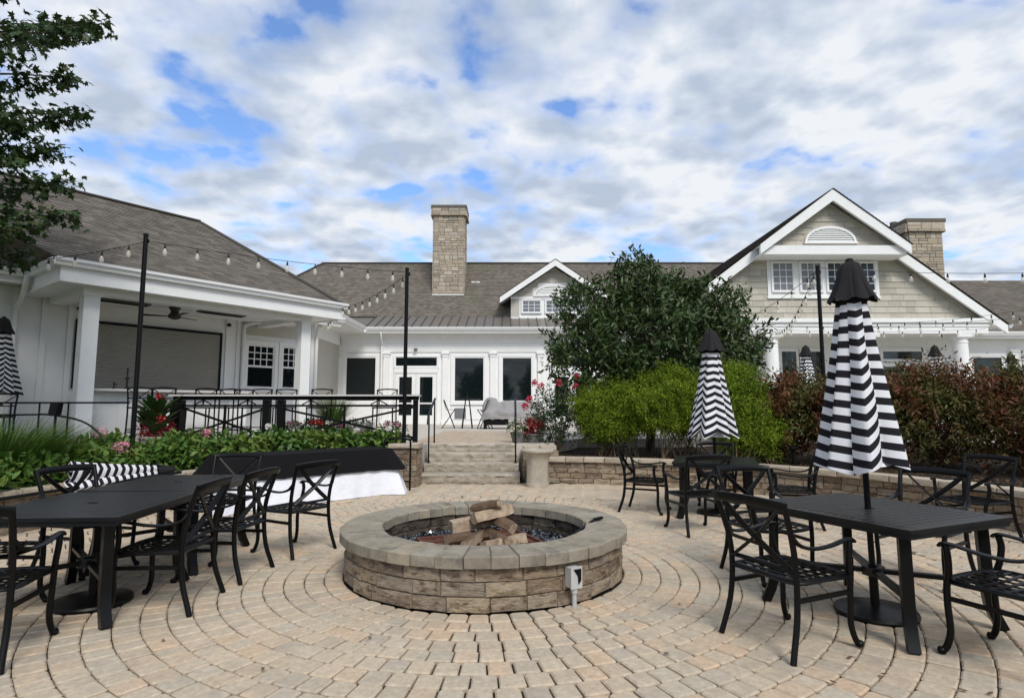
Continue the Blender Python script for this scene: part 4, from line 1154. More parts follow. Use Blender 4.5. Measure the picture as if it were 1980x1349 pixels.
# ------------------------------------------------------------------ fire pit
SOOT = [block_mesh('sooty_block', 'sooty_block', 70+s, .07) for s in range(4)]
def fire_pit():
    F = thing('fire_pit', 'round stone fire pit with grey cap stones in the middle of the patio', 'fire pit', (PIT[0], PIT[1], 0))
    rnd = random.Random(21)
    Ro, Ri = 1.245, .95; hs = [0, .107, .212, .315]
    for k in range(3):
        n = 26 + (k % 2); off = rnd.random()
        angs = [off + 2*pi*(i + rnd.uniform(-.16,.16))/n for i in range(n)]
        for i in range(n):
            a0, a1 = angs[i], angs[(i+1) % n] + (2*pi if i == n-1 else 0)
            am, w = (a0+a1)/2, (a1-a0)*Ro
            h = hs[k+1]-hs[k]
            rr = Ro-.08+rnd.uniform(-.008,.006)
            o = link('brick', rnd.choice(BLK), F, (rr*cos(am), rr*sin(am), hs[k]+h/2), am+pi/2); o.scale = (w-.005, .15, h-.004)
        n2 = 21; off = rnd.random()
        for i in range(n2):
            am = off+2*pi*i/n2; w = 2*pi*Ri/n2; rr = Ri+.06
            if k == 0: continue
            o = link('brick', rnd.choice(SOOT), F, (rr*cos(am), rr*sin(am), (hs[k]+hs[k+1])/2), am-pi/2); o.scale = (w-.004, .12, hs[k+1]-hs[k]-.004)
    core = MB(); core.lathe([(1.03,.004),(1.17,.004),(1.17,.305),(1.03,.305),(1.03,.004)], 48); core.build('wall_core', 'mortar', F)
    # cap ring
    n = 40
    for i in range(n):
        am = 2*pi*i/n + rnd.uniform(-.004,.004); da = 2*pi/n
        mb = MB(); r0, r1 = .93+rnd.uniform(-.01,.01), 1.295+rnd.uniform(-.012,.012)
        pts = [(r0*cos(-da/2)-1.1+.0, r0*sin(-da/2)+.003), (r1*cos(-da/2)-1.1-.003, r1*sin(-da/2)+.003), (r1-1.1+rnd.uniform(-.006,.004), rnd.uniform(-.03,.03)), (r1*cos(da/2)-1.1-.003, r1*sin(da/2)-.003), (r0*cos(da/2)-1.1, r0*sin(da/2)-.003)]
        slab_from_poly(mb, pts, .40, .011, .085)
        # rough outer lip
        o = mb.build('cap_stone', 'pit_cap', F, loc=(1.1*cos(am), 1.1*sin(am), rnd.uniform(-.003,.003))); o.rotation_euler = (0, 0, am)
    fl = MB(); fl.lathe([(0,.15),(1.02,.15),(1.02,.10)], 40); fl.build('sand_bed', 'joint_sand', F)
    # fire glass: more chips than anyone could count
    N = 4200; a = rng.random(N)*2*pi; r = .93*np.sqrt(rng.random(N)); z = .150+.03*rng.random(N)
    T = np.array([(1,1,1),(-1,-1,1),(-1,1,-1),(1,-1,-1)], float)*.011
    M = rand_dirs(N); M2 = rand_dirs(N); u = np.cross(M, M2); u /= np.linalg.norm(u, axis=1, keepdims=True); w = np.cross(M, u)
    s = rng.uniform(.5, 1.5, (N,1,1))
    V = (T[None,:,0:1]*M[:,None,:] + T[None,:,1:2]*u[:,None,:] + T[None,:,2:3]*w[:,None,:])*s + np.stack([r*cos_(a), r*sin_(a), z], 1)[:,None,:]
    fs = [(4*i+p[0], 4*i+p[1], 4*i+p[2]) for i in range(N) for p in ((0,1,2),(0,3,1),(0,2,3),(1,3,2))]
    me = bpy.data.meshes.new('fire_glass'); me.from_pydata([tuple(v) for v in V.reshape(-1,3)], [], fs); me.materials.append(MATS['fire_glass'])
    g = link('fire_glass', me, F); g['kind'] = 'stuff'
    # rusty pan
    P = thing('burner_pan', 'rusty square steel burner pan lying in the dark fire glass', 'burner pan', (PIT[0]+.02, PIT[1]-.05, .17), radians(24))
    mb = MB(); q = .50; mb.box(-q,q,-q,q,.0,.02); mb.build('plate', 'rust', P)
    for x0,x1,y0,y1 in ((-q,q,-q-.03,-q),(-q,q,q,q+.03),(-q-.03,-q,-q-.03,q+.03),(q,q+.03,-q-.03,q+.03)): MB().box(x0,x1,y0,y1,-.01,.045).build('rim', 'rust', P)
    for i in range(7): MB().box(-.45,.45,-.36+i*.12-.008,-.36+i*.12+.008,.021,.03).build('grate_bar', 'rust', P)
    # split logs
    def log(p, q, r, label, seed):
        rd = random.Random(seed); p, q = Vector(p), Vector(q); t = (q-p).normalized()
        u = t.cross(Vector((0,0,1))).normalized(); w = u.cross(t)
        L = (q-p).length; base = p
        T_ = thing('firewood_log', label, 'log', tuple(p+Vector((PIT[0],PIT[1],0))), 0, 'split logs stacked in the fire pit')
        # wedge section: bark arc + two split faces
        sec = [(-1.0,-.1),(-.75,-.6),(-.15,-.85),(.5,-.72),(1.0,-.15),(.1,.85)]
        sp = rd.uniform(-1.0, 1.0) + (pi if seed in (11, 8, 7, 2, 5) else 0); n = len(sec); m = 7; vs = []
        for i in range(m):
            f = i/(m-1)
            for j, (a, b) in enumerate(sec):
                a2, b2 = a*cos(sp)-b*sin(sp), a*sin(sp)+b*cos(sp)
                k = r*(1+.32*mnoise.noise((i*.9+seed, j*1.7, seed)))
                vs.append(t*f*L + t*(.02*mnoise.noise((j*2.0, seed, f*9)) if i in (0, m-1) else 0) + u*a2*k + w*b2*k)
        bark = MB(); wood = MB()
        fs_b = [(i*n+j, i*n+j+1, (i+1)*n+j+1, (i+1)*n+j) for i in range(m-1) for j in range(0,4)]
        fs_w = [(i*n+j, i*n+(j+1) % n, (i+1)*n+(j+1) % n, (i+1)*n+j) for i in range(m-1) for j in range(4,6)] + [tuple(range(n)), tuple(range((m-1)*n, m*n))]
        bark.add(vs, fs_b); wood.add(vs, fs_w)
        for nm, mb, mm in (('bark', bark, 'log_bark'), ('split_wood', wood, 'log_wood')):
            me = bpy.data.meshes.new(nm); me.from_pydata(mb.v, [], mb.f); me.materials.append(MATS[mm]); link(nm, me, T_)
    log((-.34,-.16,.262), (.10,.10,.275), .066, 'bark covered log at the bottom of the pile facing the front rim', 11)
    log((-.16,-.33,.25), (-.02,.06,.30), .055, 'short charred split log poking toward the front rim', 2)
    log((.00,-.30,.25), (.36,-.02,.27), .062, 'pale split log on the right edge of the rusty pan', 3)
    log((.22,-.22,.262), (-.06,.20,.32), .058, 'bark backed split log leaning left inside the pile', 8)
    log((-.31,-.06,.375), (.12,.14,.42), .07, 'pale split log lying level across the middle of the pile', 14)
    log((.26,-.14,.36), (-.02,.16,.46), .06, 'split log with torn grain leaning up through the pile', 5)
    log((-.10,-.12,.46), (.24,.10,.50), .072, 'thick cream split log crowning the pile', 16)
    log((-.12,.12,.50), (.14,-.04,.575), .052, 'topmost split log with bark edge on the woodpile', 7)
    # poker on the rim
    k = thing('fire_poker', 'black iron poker resting across the cap stones of the pit', 'poker', (PIT[0]+.80, PIT[1]-.10, .41), radians(-8))
    MB().bar((-.06,-.16,-.13),(.20,.16,.01),.022,.014).build('shaft', 'black_iron', k); MB().bar((.20,.16,.01),(.27,.25,.012),.03,.02).build('handle', 'black_iron', k)
    # outlet on a conduit
    o = thing('outlet_box', 'small grey outdoor outlet box on a conduit in front of the fire pit wall', 'outlet box', (.46, 4.54, 0), radians(30))
    MB().cyl((0,0,-.01),(0,0,.14),.018,n=10).build('conduit', 'grey_plastic', o, smooth=40)
    MB().cyl((0,0,.10),(0,0,.14),.026,n=10).build('coupling', 'grey_plastic', o, smooth=40)
    mb = MB(); mb.box(-.045,.045,-.02,.05,.14,.28); mb.build('box', 'grey_plastic', o)
    mb = MB(); mb.box(-.05,.05,-.034,-.021,.135,.29); mb.build('cover', 'grey_plastic', o)
    mb = MB(); mb.prism([(-.03,-.036,.275),(.038,-.036,.275),(.036,-.036,.19),(.012,-.036,.165),(.006,-.036,.225)], (0,-.004,0)); mb.build('open_flap', 'black_iron', o)
def cos_(a): return np.cos(a)
def sin_(a): return np.sin(a)
fire_pit()

# ------------------------------------------------------------------ chairs and tables
def make_chair():
    c = thing('patio_chair', 'black cast aluminium armchair', 'chair')
    m = 'black_metal'
    for s in (-1, 1):
        MB().sweep([(s*.275,-.305,.0),(s*.268,-.285,.06),(s*.255,-.235,.22),(s*.248,-.215,.42),(s*.250,-.228,.60),(s*.262,-.275,.77),(s*.27,-.318,.885)], .034, .036, n=8, smooth=3).build('rear_leg', m, c, smooth=60)
        fl = MB().sweep([(s*.285,.215,.645),(s*.288,.205,.58),(s*.272,.215,.48),(s*.258,.238,.40),(s*.250,.245,.28),(s*.248,.240,.14),(s*.256,.262,.05),(s*.262,.285,.018)], .034, .036, n=8, smooth=3)
        fl.lathe([(0,.0),(.022,.004),(.027,.02),(.022,.036),(0,.042)], 8, (s*.263,.288,.0)); fl.build('front_leg', m, c, smooth=60)
        MB().sweep([(s*.258,-.25,.70),(s*.278,-.215,.655),(s*.293,-.12,.628),(s*.297,.02,.632),(s*.294,.15,.652),(s*.288,.225,.655),(s*.286,.25,.635)], .044, .02, n=8, smooth=3).build('armrest', m, c, smooth=60)
        MB().bar((s*.252,-.225,.33),(s*.254,.238,.33),.018,.026).build('stretcher', m, c)
    # top rail, curved, with turned ends
    MB().sweep([(-.285,-.316,.875),(-.2,-.338,.885),(0,-.352,.892),(.2,-.338,.885),(.285,-.316,.875)], .062, .03, n=8, ref=(0,-.25,1), smooth=4).build('top_rail', m, c, smooth=60)
    MB().sweep([(-.25,-.222,.50),(0,-.236,.505),(.25,-.222,.50)], .026, .03, n=6, smooth=4).build('lower_rail', m, c, smooth=60)
    xb = MB()
    for s in (-1, 1): xb.sweep([(s*.215,-.305,.855),(s*.02,-.272,.675),(-s*.215,-.228,.505)], .042, .018, n=6, ref=(1,0,.9), smooth=4)
    xb.build('cross_brace', m, c, smooth=60)
    # seat: curved rim and open lattice with a shallow dish
    def sz(x, y): return .432 - .012*(1-(x/.26)**2)*(1-(y/.26)**2) + (.012 if y > .2 else 0)*(-1)
    rim = [(-.245,-.215,.432),(-.262,0,.432),(-.265,.2,.432),(-.15,.262,.428),(0,.278,.425),(.15,.262,.428),(.265,.2,.432),(.262,0,.432),(.245,-.215,.432),(0,-.222,.432),(-.245,-.215,.432)]
    MB().sweep(rim, .028, .032, n=6, ref=(0,0,1), smooth=3).build('seat_rim', m, c, smooth=60)
    lt = MB(); n = 7
    for i in range(n):
        x = -.225+.45*i/(n-1); y1 = .255-.6*max(0, abs(x)-.14)
        P = [(x*(1-.02), -.215, sz(x,-.2)), (x, -.08, sz(x,-.08)), (x, .08, sz(x,.08)), (x, y1, sz(x,.2))]
        for p, q in zip(P, P[1:]): lt.bar(p, q, .026, .006)
    for j in range(n):
        y = -.18+.40*j/(n-1)
        xs = [-.255, -.12, 0, .12, .255]
        P = [(x, y, sz(x,y)+.0055) for x in xs]
        for p, q in zip(P, P[1:]): lt.bar(p, q, .025, .006)
    lt.build('seat_lattice', m, c)
    return c

def make_table(W=1.08, D=1.25, hole=True):
    t = thing('patio_table', 'black slatted patio table', 'table')
    m = 'table_metal'; zt = .735
    hw, hd = W/2, D/2
    fr = MB(); b = .065
    for x0,x1,y0,y1 in ((-hw,hw,-hd,-hd+b),(-hw,hw,hd-b,hd),(-hw,-hw+b,-hd+b,hd-b),(hw-b,hw,-hd+b,hd-b)): fr.box(x0,x1,y0,y1,zt-.028,zt-.002)
    fr.build('top_frame', m, t)
    lip = MB()
    e = .014
    for x0,x1,y0,y1 in ((-hw+e,hw-e,-hd+e,-hd+.03),(-hw+e,hw-e,hd-.03,hd-e),(-hw+e,-hw+.03,-hd+.03,hd-.03),(hw-.03,hw-e,-hd+.03,hd-.03)): lip.box(x0,x1,y0,y1,zt-.062,zt-.029)
    lip.build('apron', m, t)
    n = 18; wd = (D-2*b)/n
    sm = MB(); h = W/2-b-.003; g = wd/2-.006; z1 = 0; sm.add([(-h,-g,-.02),(h,-g,-.02),(h,g,-.02),(-h,g,-.02),(-h,-g,-.003),(h,-g,-.003),(h,g,-.003),(-h,g,-.003),(-h,-g+.003,0),(h,-g+.003,0),(h,g-.003,0),(-h,g-.003,0)],
        [(0,3,2,1),(0,1,5,4),(1,2,6,5),(2,3,7,6),(3,0,4,7),(4,5,9,8),(5,6,10,9),(6,7,11,10),(7,4,8,11),(8,9,10,11)])
    sme = sm.mesh('slat', m)
    for i in range(n): link('slat', sme, t, (0, -hd+b+(i+.5)*wd, zt-.001))
    MB().box(-hw+b,hw-b,-hd+b,hd-b,zt-.034,zt-.0235).build('top_backing', m, t)
    lx, ly = hw-.13, hd-.13
    for sx in (-1, 1):
        for sy in (-1, 1):
            MB().sweep([(sx*lx,sy*ly,.70),(sx*(lx+.005),sy*(ly+.005),.40),(sx*(lx+.012),sy*(ly+.012),.16),(sx*(lx+.055),sy*(ly+.055),.0)], .085, .085, n=4, smooth=3, ref=(.7,.7,0)).build('leg', 'black_metal', t, smooth=30)
    for s in (-1, 1): MB().bar((-lx,-s*ly,.30),(lx,s*ly,.30+.001*s),.05,.028).build('stretcher', 'black_metal', t)
    MB().lathe([(.075,.27),(.075,.33),(.035,.33),(.035,.27),(.075,.27)], 16).build('centre_ring', m, t)
    MB().lathe([(.036,zt-.03),(.036,zt+.002),(.03,zt+.004)], 16).build('umbrella_hole', 'black_iron', t)
    return t

TBL = make_table()
TABLES = [((2.59,4.39), 24.5, 'black slatted table with the big striped umbrella standing through it, four chairs around'),
          ((2.83,8.38), -19, 'black slatted table with closed striped umbrella close to the stone wall'),
          ((-3.20,4.62), 4, 'black table end to end with another, no umbrella, nearest the patio rim end'),
          ((-3.27,5.905), 1.5, 'black table pushed against another, end facing the black draped buffet')]
for i, (p, a, lab) in enumerate(TABLES):
    if i == 0: TBL.location = (*p, 0); TBL.rotation_euler = (0,0,radians(a)); TBL['label'] = lab; TBL['group'] = 'patio tables'
    else: dup(TBL, (*p, 0), radians(a), lab, 'patio tables')

CH = make_chair()
CHAIRS = [((-2.58,4.585), 93, 'black lattice armchair tucked under the paired tables near their free end, fire pit side'),
          ((-2.52,5.365), 85, 'middle armchair of three along the fire pit side of the paired tables'),
          ((-2.24,6.26), 61, 'black lattice armchair angled out between the paired tables and the fire pit'),
          ((-3.24,6.80), 180, 'black armchair at the head of the paired tables with the draped buffet behind it'),
          ((-3.85,5.53), -106, 'black armchair on the stone wall side of the paired tables beside the fallen umbrella'),
          ((-3.80,4.38), -90, 'black armchair on the stone wall side of the paired tables at their free end'),
          ((-3.15,3.66), 13, 'black armchair at the free end of the paired tables, facing the table'),
          ((1.76,3.92), -64.7, 'black armchair with its back to the fire pit at the big umbrella table'),
          ((2.25,5.36), -166, 'black armchair on the far side of the big umbrella table, back toward the rear table'),
          ((3.52,5.23), 123.7, 'black armchair at the big umbrella table on the red hedge side'),
          ((5.16,6.75), 110, 'black armchair standing alone against the stone wall under the red hedge'),
          ((2.93,3.56), 25.3, 'black armchair on the near long edge of the big umbrella table, arms toward it'),
          ((1.89,8.60), -116.8, 'black armchair standing sideways to the rear umbrella table beside the fire pit'),
          ((2.20,7.22), 11.5, 'black armchair with its back to the patio at the rear umbrella table'),
          ((3.12,9.20), 162.5, 'black armchair squeezed between rear umbrella table and stone wall'),
          ((3.52,7.58), 70, 'black armchair on the hedge side of the rear umbrella table')]
for i, (p, a, lab) in enumerate(CHAIRS):
    if i == 0: CH.location = (*p, 0); CH.rotation_euler = (0,0,radians(a)); CH['label'] = lab; CH['group'] = 'patio armchairs'
    else: dup(CH, (*p, 0), radians(a), lab, 'patio armchairs')

# ------------------------------------------------------------------ umbrellas
def canopy_mesh(seed, squash=1.0, ribs=8, flare=1.0, zigk=.075, spread=.16, deep=.42, brk=.03):
    """closed striped canopy hanging from local z=0 downward; UV.y runs along the panels so that the printed bands follow the cloth"""
    rd = random.Random(seed); nt = ribs*12; ns = 34
    ph = [rd.uniform(-spread,spread) for _ in range(ribs)]; am = [rd.uniform(1-spread*.8,1+spread*.8) for _ in range(ribs)]; tw = rd.uniform(0, 6.28)
    dep = [rd.uniform(.6,1.25) for _ in range(ribs)]; zk = [zigk*rd.uniform(.5,1.4)*(1 if zigk > .05 or rd.random() < .6 else -1.2) for _ in range(ribs)]
    brk_a = [rd.uniform(-brk, brk) for _ in range(ribs)]; brk_b = [rd.uniform(-brk, brk) for _ in range(ribs)]
    vs, uvs = [], []
    for j in range(ns+1):
        s = .20 + (1.50-.20)*j/ns
        for i in range(nt):
            f = i/nt*ribs; k = int(f) % ribs; t = f-int(f)     # t=0/1 rib, .5 panel middle (folded in or bulging)
            k2 = (k+1) % ribs
            a = tw + 2*pi*(f + ph[k]*(1-t) + ph[k2]*t)/ribs
            fold = (1-abs(2*t-1))**.9
            R = (.085 + .285*(s/1.5)**1.25*flare)*((1-t)*am[k] + t*am[k2])
            r = R*(1 - (deep*dep[k])*(fold**1.15)*(.4+.6*s/1.5)) + .012*sin(s*7+k*2)*fold
            zig = abs(2*t-1)
            z = -s*(1 - zk[k]*(1-zig)*1.0*min(1, s/.9)) 
            vs.append((r*cos(a), r*sin(a)*squash, z)); uvs.append((f, s))
    fs, fu = [], []
    for j in range(ns):
        for i in range(nt):
            q = (j*nt+i, j*nt+(i+1) % nt, (j+1)*nt+(i+1) % nt, (j+1)*nt+i); fs.append(q)
            kk = i//12; ta, tb = (i % 12)/12, (i % 12+1)/12; lft = tb <= .5001
            def sl(s, t): return (s, s)[0]*1.0 + (brk_a[kk]*2*t if lft else brk_b[kk]*2*(1-t))*min(1, s/1.1)
            s0, s1 = uvs[q[0]][1], uvs[q[2]][1]
            fu.append([(ta, sl(s0, ta)), (tb, sl(s0, tb)), (tb, sl(s1, tb)), (ta, sl(s1, ta))])
    mb = MB(); mb.add(vs, fs, fu)
    me = bpy.data.meshes.new('canopy'); me.from_pydata(mb.v, [], mb.f)
    ul = me.uv_layers.new(name='UVMap'); ul.data.foreach_set('uv', [c for f in mb.uv for p in f for c in p])
    me.materials.append(MATS['stripe_fabric']); me.shade_smooth()
    return me
def valance_mesh(seed, ribs=8):
    rd = random.Random(seed); nt = ribs*8; prof = [(.03,0),(.07,-.02),(.095,-.07),(.115,-.14),(.145,-.22),(.185,-.285)]
    vs = []
    for j, (r, z) in enumerate(prof):
        for i in range(nt):
            f = i/nt*ribs; t = f-int(f); w = sin(pi*t)
            rr = r*(1+.20*(j/5)*(w-.6)*(1 if int(f) % 2 else -.6) + .03*sin(i*.7+seed))
            a = 2*pi*i/nt
            vs.append((rr*cos(a), rr*sin(a), z-(.028*w if j == 5 else 0)))
    n = nt; m = len(prof)
    fs = [(i*n+j, i*n+(j+1) % n, (i+1)*n+(j+1) % n, (i+1)*n+j) for i in range(m-1) for j in range(n)] + [tuple(range(n))]
    mb = MB(); mb.add(vs, fs); return mb.mesh('valance', 'valance', 50)
def umbrella(label, x, y, seed, z0=0.0, base=True, top=2.55, rz=0, scale=1.0, lean=(0,0), flare=1.0, xy=1.0, **kw):
    u = thing('patio_umbrella', label, 'umbrella', (x, y, z0), radians(rz), 'closed striped umbrellas')
    u.scale = (scale,)*3
    u.rotation_euler = (lean[0], lean[1], radians(rz))
    link('canopy', canopy_mesh(seed, flare=flare, **kw), u, (0,0,top-.02)).scale = (xy, xy, 1); link('valance', valance_mesh(seed), u, (0,0,top)).scale = (xy, xy, 1)
    MB().lathe([(.02,-.03),(.03,0),(.025,.02),(0,.03)], 12, (0,0,top)).build('finial', 'black_iron', u, smooth=40)
    MB().cyl((0,0,.05),(0,0,top),.021,n=12).build('pole', 'black_metal', u, smooth=40)
    lin = MB()
    n = 16
    lin.lathe([(.05,top-.9),(.09,top-1.2),(.15,top-1.42),(.19,top-1.50)], n, (0,0,0), wob=lambda g, z: 1+.15*sin(g*4+seed)); lin.build('lining', 'white_fabric', u, smooth=60)
    if base:
        b = MB(); b.lathe([(.265,.0),(.27,.02),(.262,.035),(.10,.055),(.045,.065)], 32); b.build('base', 'black_metal', u, smooth=30)
        MB().cyl((0,0,.055),(0,0,.34),.03,n=12).build('stem', 'black_metal', u, smooth=40)
    return u
umbrella('large black and white striped umbrella, closed, in the table beside the fire pit', 2.59, 4.39, 3, rz=20, flare=.95, xy=.90, zigk=.03, spread=.12, deep=.55, ribs=7, lean=(0,-.02), brk=.07)
umbrella('closed striped umbrella with zigzag bands in the rear table before the green bush', 2.83, 8.38, 8, rz=5)
umbrella('closed striped umbrella by the wall left of the bar porch', -9.2, 10.62, 11, TZ, scale=.93)
umbrella('closed striped umbrella on the upper terrace between two round porch columns', 8.62, 17.3, 14, TZ)
umbrella('closed striped umbrella half behind the tree and the red shrub on the upper terrace', 6.55, 17.4, 15, TZ)
umbrella('closed striped umbrella rising behind the red hedge next to a round column', 12.4, 17.3, 17, TZ)
umbrella('closed striped umbrella behind the red hedge, farthest from the fire pit', 16.9, 20.0, 19, TZ)

def fallen_umbrella():
    u = thing('patio_umbrella', 'striped umbrella lying folded over the low stone wall by the hydrangeas', 'umbrella', (-5.40, 7.0, .48))
    d = Vector((.62, 1.25, .06)).normalized()
    q = d.to_track_quat('Z', 'Y'); u.rotation_mode = 'QUATERNION'; 
    # canopy hangs along local -z, so its open end points to the far left end of the wall
    u.rotation_quaternion = q
    me = canopy_mesh(23, squash=1.0, flare=1.0, zigk=.03)
    # flatten the cloth against the coping
    o = link('canopy', me, u, (.06, .04, 1.62)); o.scale = (.38, .72, .9)
    link('valance', valance_mesh(5), u, (.06, .04, 1.60)).scale = (.5, .65, .9)
    MB().cyl((0,0,-.75),(0,0,1.66),.021,n=10).build('pole', 'black_metal', u, smooth=40)
fallen_umbrella()

ub = thing('umbrella_base', 'round black umbrella stand left empty under the paired tables', 'umbrella stand', (-3.15, 4.62, 0))
MB().lathe([(.265,.0),(.27,.02),(.262,.035),(.10,.055),(.045,.065)], 32).build('disc', 'black_metal', ub, smooth=30)
MB().cyl((0,0,.055),(0,0,.36),.03,n=12).build('stem', 'black_metal', ub, smooth=40)

# ------------------------------------------------------------------ buffet table with cloths
def buffet():
    a = Vector((-4.02, 8.47, 0)); b = Vector((-2.07, 10.33, 0))
    d = (b-a).normalized(); L = (b-a).length; rz = atan2(d.y, d.x)
    mid = (a+b)/2 + Vector((-d.y, d.x, 0))*.36
    t = thing('folding_table', 'long folding buffet table hidden under white and black cloths', 'table', (mid.x, mid.y, 0), rz)
    MB().box(-L/2+.02, L/2-.02, -.34, .34, .71, .745).build('table_top', 'grey_plastic', t)
    for sx in (-1, 1):
        MB().sweep([(sx*(L/2-.3),-.28,.0),(sx*(L/2-.3),-.28,.71)], .03, .03, n=8, smooth=1).build('leg', 'grey_metal', t)
        MB().sweep([(sx*(L/2-.3),.28,.0),(sx*(L/2-.3),.28,.71)], .03, .03, n=8, smooth=1).build('leg', 'grey_metal', t)
    def cloth(name, label, m, ztop, zbot, off, flare, seed, wave):
        n = 120; hx, hy = L/2, .36
        per = []
        tot = 4*(hx+hy)
        for i in range(n):
            s = i/n*tot
            if s < 2*hx: per.append((-hx+s, -hy, 0, -1))
            elif s < 2*hx+2*hy: per.append((hx, -hy+(s-2*hx), 1, 0))
            elif s < 4*hx+2*hy: per.append((hx-(s-2*hx-2*hy), hy, 0, 1))
            else: per.append((-hx, hy-(s-4*hx-2*hy), -1, 0))
        vs = []; rows = 9
        for j in range(rows):
            t_ = j/(rows-1)
            for i, (x, y, nx, ny) in enumerate(per):
                w = wave*t_*t_*(mnoise.noise((i*.28+seed, t_*.6, seed)) + .5*mnoise.noise((i*.6, t_, seed+4)))
                corner = max(0, 1-min(abs(abs(x)-hx), 1)*5)*max(0, 1-min(abs(abs(y)-hy), 1)*5)
                f = off + flare*t_ + w + corner*.10*t_
                cx = (1 if x > 0 else -1)*corner*.10*t_
                cy = (1 if y > 0 else -1)*corner*.10*t_
                z = ztop-(ztop-zbot)*t_ + (.012*mnoise.noise((i*.4, seed, 1)) if j == rows-1 and zbot > .1 else 0)
                vs.append((x+nx*f+cx, y+ny*f+cy, max(z, .006)))
        mb = MB(); mb.add(vs, [(j*n+i, j*n+(i+1) % n, (j+1)*n+(i+1) % n, (j+1)*n+i) for j in range(rows-1) for i in range(n)] + [tuple(range(n))])
        o = mb.build(name, m, None, smooth=50); o.location = (mid.x, mid.y, 0); o.rotation_euler = (0,0,rz)
        return o
    tag(cloth('tablecloth', '', 'white_cloth', .750, .008, .004, .14, 2, .07), 'white floor length cloth on the long buffet table by the steps', 'tablecloth')
    tag(cloth('tablecloth', '', 'black_cloth', .757, .41, .022, .085, 5, .02), 'black overlay cloth covering the top half of the buffet table', 'tablecloth')
    r = thing('tube_rail', 'black bent tube rail standing on the paving in front of the stone pier', 'rail', (-1.98, 10.62, 0), radians(8))
    MB().sweep([(.18,0,.0),(.18,0,.80),(.165,0,.87),(.12,0,.905),(-.20,.05,.905),(-.26,.05,.88),(-.28,.05,.80),(-.28,.05,.3),(-.28,.05,0)], .034, .034, n=8, smooth=4).build('tube', 'black_metal', r, smooth=60)
    MB().bar((.18,0,.16),(-.28,.05,.16),.025,.025).build('crossbar', 'black_metal', r)
buffet()

# ------------------------------------------------------------------ urn bin
def urn():
    u = thing('concrete_urn', 'fluted concrete litter urn with round open rim beside the steps', 'litter bin', (.475, 11.18, 0))
    prof = [(.215,0),(.215,.07),(.205,.075),(.20,.30),(.205,.45),(.235,.56),(.275,.615)]
    body = MB(); body.lathe(prof, 48, wob=lambda g, z: 1+(.022*(1 if sin(g*8) > 0 else -1) if .08 < z < .55 else 0)); body.build('body', 'concrete_urn', u, smooth=30)
    r = MB(); r.lathe([(.275,.61),(.305,.635),(.31,.665),(.30,.68),(.17,.685),(.155,.67),(.155,.60)], 48); r.build('rim', 'concrete_urn', u, smooth=40)
    MB().lathe([(0,.60),(.16,.60)], 24).build('bin_liner', 'black_cloth', u)
urn()

# ------------------------------------------------------------------ drink rail on the terrace edge and bar stools
def drink_rail():
    r = thing('drink_rail', 'black steel railing with cross braces and a pale counter top along the terrace edge', 'railing', (0, 11.62, 0))
    xs = [-6.52, -4.66, -1.88]; ztop = 1.70
    for x, w in ((-6.52,.20),(-4.78,.13),(-4.50,.13),(-1.88,.09)): MB().box(x-w/2, x+w/2, -w/2, w/2, TZ if x < -2 else .785, 1.598).build('post', 'black_iron', r)
    bx('counter_top', 'counter_stone', r, -6.62, -1.80, -.18, .18, 1.672, 1.70); bx('top_rail', 'black_iron', r, -6.6, -1.82, -.04, .04, 1.60, 1.671)
    bx('rail', 'black_iron', r, -6.5, -1.90, -.018, .018, 1.47, 1.51); bx('rail', 'black_iron', r, -6.5, -1.90, -.018, .018, .82, .86)
    for a, b in ((-6.46, -4.73), (-4.60, -1.93)):
        m = (a+b)/2
        MB().box(m-.02, m+.02, -.02, .02, .86, 1.47).build('baluster', 'black_iron', r)
        for s, y in ((1, -.022), (-1, .022)): MB().bar((a, y, 1.165-s*.29), (b, y, 1.165+s*.29), .03, .04, up=(0,0,1)).build('cross_brace', 'black_iron', r)
        for q in (.25, .75):
            x = a+(b-a)*q; MB().box(x-.012, x+.012, -.012, .012, 1.512, 1.598).build('spacer', 'black_iron', r)
            for s in (-1, 1): MB().bar((x, 0, 1.60), (x+s*.16, 0, 1.512), .02, .02).build('strut', 'black_iron', r)
drink_rail()

def make_stool():
    s = thing('bar_stool', 'black bar stool', 'bar stool')
    m = 'black_iron'
    for sx in (-1, 1):
        MB().sweep([(sx*.22,-.21,0),(sx*.205,-.19,.40),(sx*.20,-.185,.74),(sx*.205,-.20,.95),(sx*.21,-.235,1.13)], .028, .028, n=6, smooth=2).build('leg', m, s)
        MB().sweep([(sx*.22,.22,0),(sx*.205,.20,.40),(sx*.20,.19,.74)], .028, .028, n=6, smooth=2).build('leg', m, s)
        MB().bar((sx*.21,-.19,.30),(sx*.21,.20,.30),.02,.02).build('stretcher', m, s)
    MB().box(-.22,.22,-.20,.21,.735,.765).build('seat', m, s)
    MB().bar((-.21,.205,.26),(.21,.205,.26),.02,.02).build('stretcher', m, s); MB().bar((-.21,-.195,.34),(.21,-.195,.34),.02,.02).build('stretcher', m, s)
    MB().sweep([(-.22,-.235,1.125),(0,-.25,1.14),(.22,-.235,1.125)], .03, .024, n=6, smooth=3).build('top_rail', m, s)
    MB().bar((-.205,-.205,.93),(.205,-.205,.93),.02,.02).build('lower_rail', m, s)
    x = MB()
    for k in (-1, 1): x.bar((k*.2,-.235,1.11),(-k*.02,-.205,.94),.018,.014)
    x.build('back_brace', m, s)
    return s
ST = make_stool()
